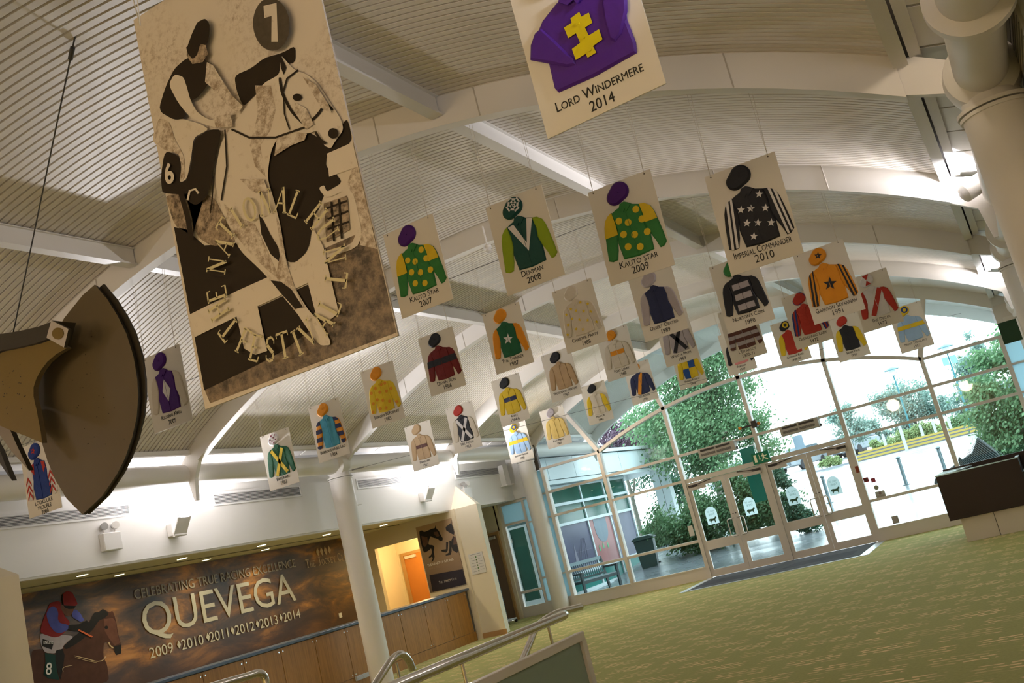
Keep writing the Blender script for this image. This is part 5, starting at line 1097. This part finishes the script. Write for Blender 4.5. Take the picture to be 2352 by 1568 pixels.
tag(s.obj('ground', m), 'wet pale paving sloping up outside the doors', kind='structure')
# kerb steps with yellow edges
KY = mat('kerb_yellow', (.34, .26, .06), .6); KG = mat('kerb_grey', (.11, .125, .15), .6)
r = empty('kerb_steps', (0, 0, 0), 'row of low steps with yellow edges crossing the forecourt', 'steps')
for k in range(3):
    y = 54.0 + k * .6; z = 1.70 + k * .165
    MB().box((-8.9 + k * .1, y, z - .4), (-2.4, y + .62, z + .16)).obj('step', KG, r)
    MB().box((-8.9 + k * .1, y - .012, z + .07), (-2.4, y + .12, z + .172)).obj('yellow_edge', KY, r)
# bollards
for k, (x, y, lab) in enumerate(((-4.1, 33, 'steel bollard nearest the doors, left of the desk'), (-2.9, 33, 'steel bollard just above the desk corner'), (-6.5, 33, 'steel bollard seen through the right door leaf'))):
    r = empty('bollard', (x, y, gz(y) - .02), lab, 'bollard'); 
    MB().tube([(0, 0, 0), (0, 0, .82)], .055, 14).tube([(0, 0, 0), (0, 0, .02)], .12, 14).obj('post', mat('galvanised', (.14, .19, .21), .35, metal=.4), r, smooth=True)
    MB().tube([(0, 0, .82), (0, 0, .84), (0, 0, .87), (0, 0, .90)], [.03, .075, .075, .04], 14).obj('cap', mat('galvanised', (0, 0, 0)), r, smooth=True)
for k, (x, y, h) in enumerate(((-7.6, 58, .95), (-6.1, 53.4, 1.25), (-5.6, 58, .95), (-4.93, 58, .95), (-4.15, 58, .95))):
    r = empty('white_post', (x, y, gz(y)), ('white post at the left end of the hedge', 'leaning white post with a flag head by the steps', 'white post in the hedge behind the steps, right of the flag post', 'second white post right of the flag post', 'rightmost white post behind the steps')[k], 'post')
    MB().box((-.07, -.07, 0), (.07, .07, h)).obj('shaft', mat('post_white', (.36, .39, .43), .5), r)
    MB().prism([(-.08, h), (.08, h), (0, h + .12)], -.07, .07).obj('head', mat('post_white', (0, 0, 0)), r)
def lamp_post(x, y, h, lab):
    r = empty('lamp_post', (x, y, gz(y)), lab, 'street lamp')
    MB().tube([(0, 0, 0), (0, 0, h)], [.06, .04], 10).obj('pole', mat('lamp_teal', (.02, .15, .18), .4), r, smooth=True)
    MB().tube([(0, 0, h), (0, 0, h + .05), (0, 0, h + .38)], [.06, .16, .22], 12).obj('lantern', mat('lantern_glass', (.6, .75, .8), .2), r, smooth=True)
    MB().tube([(0, 0, h + .38), (0, 0, h + .41), (0, 0, h + .55)], [.44, .42, .05], 16).obj('hood', mat('lamp_hood', (.10, .25, .32), .4), r, smooth=True)
lamp_post(-6.3, 60, 4.0, 'teal street lamp with a flat hood beyond the steps')
lamp_post(-3.15, 58.5, 4.3, 'teal street lamp with small banners near the right mullion')
r = MB().box((-3.52, 58.45, 5.55), (-3.20, 58.5, 6.0)).box((-3.10, 58.45, 5.55), (-2.78, 58.5, 6.0)).obj('lamp_banner', mat('banner_cyan', (.18, .40, .46), .5)); tag(r, 'two small cyan banners on the right street lamp', 'banner')

# foliage
def foliage_mat(name, c1, c2):
    m = bpy.data.materials.new(name); m.use_nodes = True; nt = m.node_tree; b = nt.nodes['Principled BSDF']; N = nt.nodes.new; L = nt.links.new
    g = N('ShaderNodeNewGeometry'); mx = N('ShaderNodeMix'); mx.data_type = 'RGBA'; mx.inputs['A'].default_value = (*c1, 1); mx.inputs['B'].default_value = (*c2, 1)
    L(g.outputs['Random Per Island'], mx.inputs['Factor']); L(mx.outputs['Result'], b.inputs['Base Color']); b.inputs['Roughness'].default_value = .5
    t = N('ShaderNodeBsdfTranslucent'); L(mx.outputs['Result'], t.inputs[0]); a = N('ShaderNodeMixShader'); a.inputs[0].default_value = .35
    o = [n for n in nt.nodes if n.type == 'OUTPUT_MATERIAL'][0]; L(b.outputs[0], a.inputs[1]); L(t.outputs[0], a.inputs[2]); L(a.outputs[0], o.inputs[0]); return m
F_B = foliage_mat('leaf_bright', (.085, .19, .085), (.16, .29, .14)); F_D = foliage_mat('leaf_dark', (.04, .11, .07), (.08, .18, .105)); F_H = foliage_mat('leaf_hazy', (.17, .27, .24), (.26, .38, .33)); F_P = foliage_mat('leaf_purple', (.09, .04, .08), (.21, .14, .19)); F_Y = foliage_mat('leaf_yellowgreen', (.18, .27, .11), (.27, .36, .16))  # leaf_hazy has the outdoor haze mixed into its pale leaf colour
BARK = mat('bark', (.22, .21, .17), .8, var=.4, vscale=10)
def leaves(blobs, n, size, name, m, parent, seed):
    rnd = random.Random(seed); s = MB(); vol = [b_[3] * b_[4] * b_[5] for b_ in blobs]; tot = sum(vol)
    for b_, v in zip(blobs, vol):
        cx, cy, cz, rx, ry, rz = b_; clumps = []
        for _ in range(max(5, int(26 * (v / tot) ** .6))):
            a, e_ = rnd.uniform(0, 6.283), math.acos(rnd.uniform(-1, 1)); k = rnd.uniform(.35, 1) ; clumps.append((cx + rx * k * math.sin(e_) * math.cos(a), cy + ry * k * math.sin(e_) * math.sin(a), cz + rz * k * math.cos(e_)))
        for _ in range(int(n * v / tot)):
            c = rnd.choice(clumps); q = min(rx, rz) * .42
            p = Vector((rnd.gauss(c[0], q * .6), rnd.gauss(c[1], q * .6), rnd.gauss(c[2], q * .5)))
            d = Vector((rnd.gauss(0, 1), rnd.gauss(0, 1), rnd.gauss(0, 1))).normalized(); u = d.orthogonal().normalized() * size * rnd.uniform(.6, 1.3); w_ = d.cross(u).normalized() * size * .55
            s.add([p - u, p + w_, p + u, p - w_], [(0, 1, 2, 3)])
    o = link(name, s.mesh(name, m, fix=False), parent); o['kind'] = 'stuff'; return o
def tree(x, y, blobs, n, size, m, lab, seed, trunk=.12, th=2, name='tree', cat='tree'):
    z = gz(y) if (x > -11.5 or y > 40) else .1; r = empty(name, (x, y, z), lab, cat)
    if trunk:
        top = blobs[0][2]
        MB().tube([(0, 0, -.2), (.05, 0, top * .5), (0, .05, top * .95)], [trunk, trunk * .7, trunk * .3], 8).obj('trunk', BARK, r, smooth=True)
        s = MB()
        for b_ in blobs[1:]: s.tube([(0, 0, top * .45), ((b_[0]) * .6, b_[1] * .6, (top * .45 + b_[2]) / 2 + .1), (b_[0], b_[1], b_[2])], [trunk * .45, trunk * .3, trunk * .12], 6)
        if s.v: s.obj('branch', BARK, r, smooth=True)
    leaves(blobs, n, size, 'crown', m, r, seed)
tree(-10.1, 33.5, [(0, 0, 4.6, 1.9, 1.4, 1.7), (-1.5, 0, 3.9, 1.5, 1.2, 1.4), (1.4, .2, 3.9, 1.3, 1.1, 1.6), (-.3, -.4, 2.7, 2.0, 1.2, 1.3), (.4, 0, 5.9, 1.6, 1, 1.0), (1.4, 0, 2.3, 1.1, .9, 1.2), (-.8, 0, 5.4, 1.3, 1, 1.0)], 36000, .066, F_B, 'tall bushy green tree behind the left pair of doors', 1)
tree(-13.6, 40, [(0, 0, 4.6, 1.7, 1.2, 1.2), (1.2, 0, 3.8, 1.2, 1, 1.1), (-1.6, 0, 4.0, 1.4, 1, 1.2)], 11000, .075, F_D, 'dark green tree beyond the roof of the side wing', 2)
tree(-14.6, 36.9, [(0, 0, 4.9, .9, .7, .6), (.8, 0, 4.5, .8, .6, .5)], 3800, .065, F_P, 'purple leaved tree beyond the side wing', 3)
tree(-.3, 33, [(0, 0, 1.6, 1.4, 1.0, 1.3), (.3, 0, 2.9, 1.1, 1, .8), (-1.1, 0, 1.6, .7, .8, .9), (1.2, 0, 2.2, 1.2, 1, 1.4), (-.7, 0, .6, 1.1, .9, .7)], 24000, .07, F_B, 'bright green tree at the right edge beyond the desk', 4)
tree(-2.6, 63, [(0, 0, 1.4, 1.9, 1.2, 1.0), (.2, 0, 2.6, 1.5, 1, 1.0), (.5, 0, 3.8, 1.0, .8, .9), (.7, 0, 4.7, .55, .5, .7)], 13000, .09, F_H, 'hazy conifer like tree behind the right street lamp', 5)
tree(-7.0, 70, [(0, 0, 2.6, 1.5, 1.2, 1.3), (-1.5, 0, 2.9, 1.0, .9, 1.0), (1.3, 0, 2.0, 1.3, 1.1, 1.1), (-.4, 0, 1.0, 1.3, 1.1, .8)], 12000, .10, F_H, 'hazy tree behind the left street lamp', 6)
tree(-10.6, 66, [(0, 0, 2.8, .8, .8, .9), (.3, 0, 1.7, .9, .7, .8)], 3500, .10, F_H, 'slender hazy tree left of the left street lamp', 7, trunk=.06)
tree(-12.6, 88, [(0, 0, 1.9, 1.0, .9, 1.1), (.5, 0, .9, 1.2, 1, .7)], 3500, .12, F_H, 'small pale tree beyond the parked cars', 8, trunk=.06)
tree(-12.9, 36.8, [(0, 0, 2.9, .9, .7, .7), (.3, 0, 2.1, .8, .6, .6)], 4200, .055, F_D, 'overhanging dark branches beside the white clad column', 9)
# shrubs and hedges
tree(-8.7, 29.6, [(0, 0, 1.0, 1.3, .5, 1.0), (1.0, 0, .95, .8, .5, .9), (-1.4, 0, .85, 1.0, .5, .9), (.1, 0, .4, 1.8, .5, .4)], 30000, .055, F_B, 'dense green hedge behind the left pair of doors', 11, trunk=0, name='hedge', cat='hedge')
tree(-12.9, 34.6, [(0, 0, .8, .6, .5, .9), (.6, 0, .7, .5, .4, .8)], 9000, .07, F_B, 'green hedge seen between the wing and the doors', 12, trunk=0, name='hedge', cat='hedge')
tree(-6.75, 28.9, [(0, 0, .55, .35, .3, .55), (-.1, 0, 1.5, .28, .3, .6), (.35, 0, .25, .35, .3, .3)], 7500, .042, F_D, 'dark conifer shrub behind the middle door frame', 13, trunk=0, name='shrub', cat='shrub')
tree(-7.0, 59.6, [(0, 0, .45, 1.1, .4, .5), (1.7, 0, .55, 1.1, .4, .55), (-1.3, 0, .4, .7, .4, .4)], 9000, .07, F_Y, 'yellow green hedge behind the steps', 14, trunk=0, name='hedge', cat='hedge')
tree(-3.6, 59.9, [(0, 0, .45, .9, .3, .5)], 3500, .07, F_B, 'green hedge right of the steps', 15, trunk=0, name='hedge', cat='hedge')
tree(-10.4, 55.0, [(0, 0, .32, .5, .25, .30), (.6, 0, .30, .35, .25, .25)], 3000, .05, F_Y, 'low planting on the round kerb seen through the right door', 16, trunk=0, name='shrub', cat='shrub')
r = tag(MB().prism(circ(-10.25, 55.0, 1.25, .6, 24), gz(54) - .3, gz(54) + .10, ax='z').obj('planter_kerb', mat('kerb_pale', (.20, .22, .25), .6)), 'rounded pale kerb around the low planting', 'kerb')

# parked cars
def car(x, y, rz, s_, lab, body):
    z = gz(y); r = empty('car', (x, y, z), lab, 'car', rz=rz); CB = mat('car_body_' + body[0], body[1], .25); CG = mat('car_glass', (.08, .11, .13), .1); TY = mat('tyre', (.03, .03, .035), .7)
    W2 = .88
    sb = MB(); prof = [(-2.1, .35), (-2.12, .75), (-2.0, .98), (-1.1, 1.05), (1.9, 1.02), (2.1, .9), (2.12, .4), (1.7, .3), (-1.7, .3)]
    sb.prism(prof, -W2, W2); sb.prism([(-1.05, 1.04), (-.45, 1.58), (1.3, 1.60), (1.95, 1.02)], -W2 + .1, W2 - .1); o = sb.obj('bodywork', CB, r, bevel=.05)
    g = MB().prism([(-.92, 1.08), (-.43, 1.52), (.35, 1.54), (.35, 1.08)], -W2 + .085, W2 - .085).prism([(.43, 1.08), (.43, 1.54), (1.25, 1.54), (1.75, 1.08)], -W2 + .085, W2 - .085)
    g.add([(-1.08, -.72, 1.08), (-1.08, .72, 1.08), (-.5, .66, 1.56), (-.5, -.66, 1.56)], [(0, 1, 2, 3)]); g.obj('window_glass', CG, r)
    for a in (-1.35, 1.35):
        for b_ in (-1, 1): MB().tube([(a, b_ * (W2 - .18), .33), (a, b_ * (W2 + .02), .33)], .33, 16).obj('wheel', TY, r, smooth=True)
    s = MB()
    for b_ in (-.6, .6): s.box((-2.14, b_ - .18, .68), (-2.08, b_ + .18, .86))
    s.obj('headlamp', mat('headlamp', (.8, .85, .9), .1), r); MB().box((-2.15, -.4, .45), (-2.1, .4, .66)).obj('grille', CG, r)
    MB().box((-2.16, -.26, .36), (-2.14, .26, .46)).obj('number_plate', mat('post_white', (0, 0, 0)), r)
    for b_ in (-1, 1): MB().box((-.85, b_ * W2 - .1, 1.02), (-.7, b_ * W2 + .1, 1.17)).obj('mirror', CG, r)
    r.scale = (s_,) * 3
car(-15.2, 72, R(70), 1.0, 'white parked car behind the right pair of doors', ('white', (.26, .29, .32)))
car(-11.7, 74.5, R(72), 1.0, 'silver parked car left of the steps', ('silver', (.17, .21, .25)))
car(-13.3, 79, R(72), 1.0, 'pale parked car half hidden behind the middle mullion', ('pale', (.22, .25, .29)))
car(-16.4, 60, R(66), 1.0, 'white parked car seen above the exit sign', ('white', (0, 0, 0)))
r = empty('notice_post', (-7.0, 33.5, gz(33.5)), 'grey board on a post beyond the middle mullion', 'sign'); MB().box((-.16, 0, 1.55), (.16, .05, 2.3)).obj('board', mat('board_slate', (.22, .30, .38), .5), r); MB().box((-.03, 0, -.1), (.03, .05, 1.55)).obj('post', WHITE, r)
r = empty('green_banner', (-7.1, 27.2, 0), 'tall teal green banner hung outside behind the second door leaf', 'banner')
MB().box((-.20, 0, 1.35), (.20, .03, 2.85)).obj('cloth', mat('teal_banner', (.0, .17, .12), .5, var=.1), r); MB().tube([(.24, .02, 0), (.24, .02, 2.95)], .02, 8).tube([(-.22, .02, 2.87), (.26, .02, 2.87)], .012, 8).obj('pole', WHITE, r)

# bronze horse of slats outside behind the desk
r = empty('horse_sculpture', (-1.9, 26.3, 0), 'dark slatted horse head sculpture outside behind the desk', 'sculpture')
HS = mat('bronze_grey', (.06, .08, .085), .5, var=.3, vscale=8)
prof = [(-.62, .62), (-.75, .78), (-.70, .90), (-.40, 1.02), (-.15, 1.12), (.05, 1.20), (.30, 1.30), (.52, 1.62), (.80, 1.20), (1.0, .7), (.9, .2), (.25, .2), (.1, .55), (-.15, .70), (-.40, .66)]
MB().prism(prof, -.06, .10).obj('neck_and_head', HS, r, bevel=.02)
s = MB()
for i in range(22):
    t = i / 21; x = -.1 + .62 * t; z = 1.13 + .46 * t ** 1.6; s.beam((x, -.10, z + .04), (x + .28 + .15 * t, -.09, z - .55), .022, .012, up=(1, 0, 0))
s.obj('mane_slat', mat('bronze_light', (.13, .165, .17), .45), r)
MB().prism([(-.10, 1.10), (-.02, 1.28), (.06, 1.16)], -.08, .02).obj('ear', HS, r)

# side wing with poster windows
r = empty('side_wing', (0, 0, 0), 'white and green glazed side wing outside left of the doors', 'building')
WW = mat('wing_white', (.58, .65, .68), .35); TG = mat('wing_teal', (.03, .20, .18), .2); GG = mat('wing_green_glass', (.02, .085, .065), .12, var=.4, vscale=2)
X = -12.35
MB().box((X - 3, 24.35, 0), (X - .06, 31.0, 3.15)).obj('core', mat('wing_core', (.10, .16, .16), .5), r)
MB().box((X - 3, 23.0, 3.17), (X + .35, 35.6, 3.28)).obj('soffit', WW, r)
for k in range(7): MB().box((X + .30, 23.0 + k * 1.8, 3.30), (X + .36, 24.78 + k * 1.8, 3.92)).obj('fascia_panel', WW, r)
MB().box((X - 3, 23.0, 3.25), (X + .28, 35.5, 3.95)).obj('fascia_core', mat('wing_core', (0, 0, 0)), r)
MB().box((X - 4, 22.95, 3.95), (X + .42, 35.7, 4.06)).obj('roof_edge', WW, r)
YS = [24.35, 25.35, 27.35, 29.1, 30.95]
for y in YS: MB().box((X - .06, y - .04, .12), (X + .02, y + .04, 3.17)).obj('mullion', WW, r)
for z in (.12, .62, 2.05, 2.62, 3.12): MB().box((X - .06, 24.3, z - .04), (X + .03, 31.0, z + .04)).obj('transom', WW, r)
MB().box((X - .06, 24.3, .0), (X + .08, 31.0, .10)).obj('plinth', WW, r)
PV = [mat('poster_violet', (.10, .10, .16), .3, var=.35, vscale=1.5), mat('poster_coral', (.34, .15, .15), .3, var=.25, vscale=1.2), mat('poster_violet2', (.13, .13, .19), .3, var=.35, vscale=1.4)]
for k, (a, b_) in enumerate(zip(YS, YS[1:])):
    for z0, z1, mm_ in ((.16, .58, TG), (.66, 2.01, None), (2.09, 2.58, GG), (2.66, 3.08, GG)):
        mt = mm_ or PV[(k + 1) % 3 if k else 0]
        mt = mm_ or (PV[0], PV[0], PV[1], PV[2])[k]
        MB().box((X - .05, a + .04, z0), (X - .02, b_ - .04, z1)).obj('window_pane' if mm_ else 'window_poster', mt, r)
PR = mat('poster_arch_grey', (.13, .18, .23), .3); PL_ = mat('poster_pale', (.25, .24, .30), .3); PG = mat('poster_green', (.12, .35, .18), .3)
s = MB().prism([(27.75, 2.0), (28.7, 2.0)] + circ(28.22, 1.70, .475, .42, 10, a0=0, a1=-180), X - .018, X - .014, ax='x'); s.obj('poster_print', PR, r)
s = MB()
for y, z in ((27.7, 1.05), (28.0, 1.10), (28.35, 1.08)): s.prism([(y, z), (y + .10, z), (y + .10, z + .12), (y + .05, z + .18), (y, z + .12)], X - .018, X - .014, ax='x')
s.obj('poster_print', PG, r)
s = MB()
for k in range(5): s.beam((X - .016, 26.1 + k * .16, .95), (X - .016, 26.6 + k * .06, 1.55), .006, .012, up=(1, 0, 0))
s.beam((X - .016, 26.0, 1.2), (X - .016, 27.2, 1.2), .006, .012, up=(1, 0, 0)); s.prism([(25.9, .85), (26.15, .85), (26.02, 1.45)], X - .018, X - .014, ax='x'); s.obj('poster_print', PL_, r)
for k, (x, y) in enumerate(((-11.78, 33),)):
    q = empty('clad_column', (x, y, 0), 'white clad column outside at the end of the side wing', 'column'); MB().box((-.27, -.2, 0), (.27, .2, 3.15)).obj('cladding', WW, q); MB().box((-.005, -.205, 0), (.005, -.2, 3.3)).obj('joint', DARK, q)
# exterior door recess and panels left of the glazing (white door beyond the side light)
r = empty('white_outer_door', (-13.0, 24.15, 0), 'white outer door seen through the narrow side light', 'door')
MB().box((-.33, 0, .1), (-.27, .05, 2.3)).box((.2, 0, .1), (.26, .05, 2.3)).box((-.27, 0, 2.24), (.2, .05, 2.3)).box((-.27, 0, .1), (.2, .05, .3)).obj('frame', WW, r); MB().box((-.27, .02, .3), (.2, .03, 2.24)).obj('glass', GG, r)
for z in (.5, 1.9): MB().box((-.27, -.03, z), (-.24, 0, z + .1)).obj('hinge', SILV, r)
# wheelie bin
r = empty('wheelie_bin', (-11.5, 29.2, .1), 'dark green wheeled bin beside the side wing', 'bin'); r.rotation_euler = (0, 0, .25)
BG = mat('bin_green', (.035, .075, .07), .3); s = MB()
s.add([(-.24, -.28, .08), (.24, -.28, .08), (.24, .26, .08), (-.24, .26, .08), (-.30, -.36, .95), (.30, -.36, .95), (.30, .34, .95), (-.30, .34, .95)], [(0, 3, 2, 1), (0, 1, 5, 4), (1, 2, 6, 5), (2, 3, 7, 6), (3, 0, 4, 7), (4, 5, 6, 7)]); s.obj('body', BG, r, bevel=.02)
MB().prism([(-.34, .95), (.34, .95), (.34, 1.0), (.20, 1.06), (-.20, 1.06), (-.34, 1.0)], -.40, .38).obj('lid', BG, r, bevel=.012)
for x in (-.27, .27): MB().tube([(x - .03, .26, .10), (x + .03, .26, .10)], .10, 14).obj('wheel', DARK, r, smooth=True)
MB().tube([(-.26, .40, .98), (.26, .40, .98)], .018, 8).obj('handle', BG, r)
# slatted bench
r = empty('garden_bench', (-11.72, 25.45, .03), 'dark slatted garden bench outside against the side wing', 'bench'); r.rotation_euler = (0, 0, R(62))
BD = mat('bench_dark', (.055, .075, .08), .5); BS = mat('bench_slat', (.26, .34, .37), .4)
def bb(name, a, b_, m_): MB().box(a, b_).obj(name, m_, r)
for x in (-.62, .62):
    bb('leg', (x - .035, -.30, 0), (x + .035, -.24, .62), BD); MB().beam((x, .22, 0), (x, .34, .92), .06, .06, up=(1, 0, 0)).obj('leg', BD, r)
    bb('arm', (x - .04, -.34, .60), (x + .04, .30, .65), BD); bb('side_rail', (x - .02, -.26, .36), (x + .02, .26, .42), BD)
bb('front_rail', (-.60, -.29, .34), (.60, -.25, .42), BD)
for k in range(6): bb('seat_slat', (-.60, -.28 + k * .085, .42), (.60, -.22 + k * .085, .44), BS)
MB().beam((-.62, .335, .90), (.62, .335, .90), .05, .09).obj('top_rail', BS, r); MB().beam((-.62, .25, .48), (.62, .25, .48), .04, .05).obj('bottom_rail', BD, r)
for k in range(17):
    x = -.56 + k * .07; MB().beam((x, .25, .48), (x, .33, .87), .035, .015, up=(1, 0, 0)).obj('back_slat', BS, r)
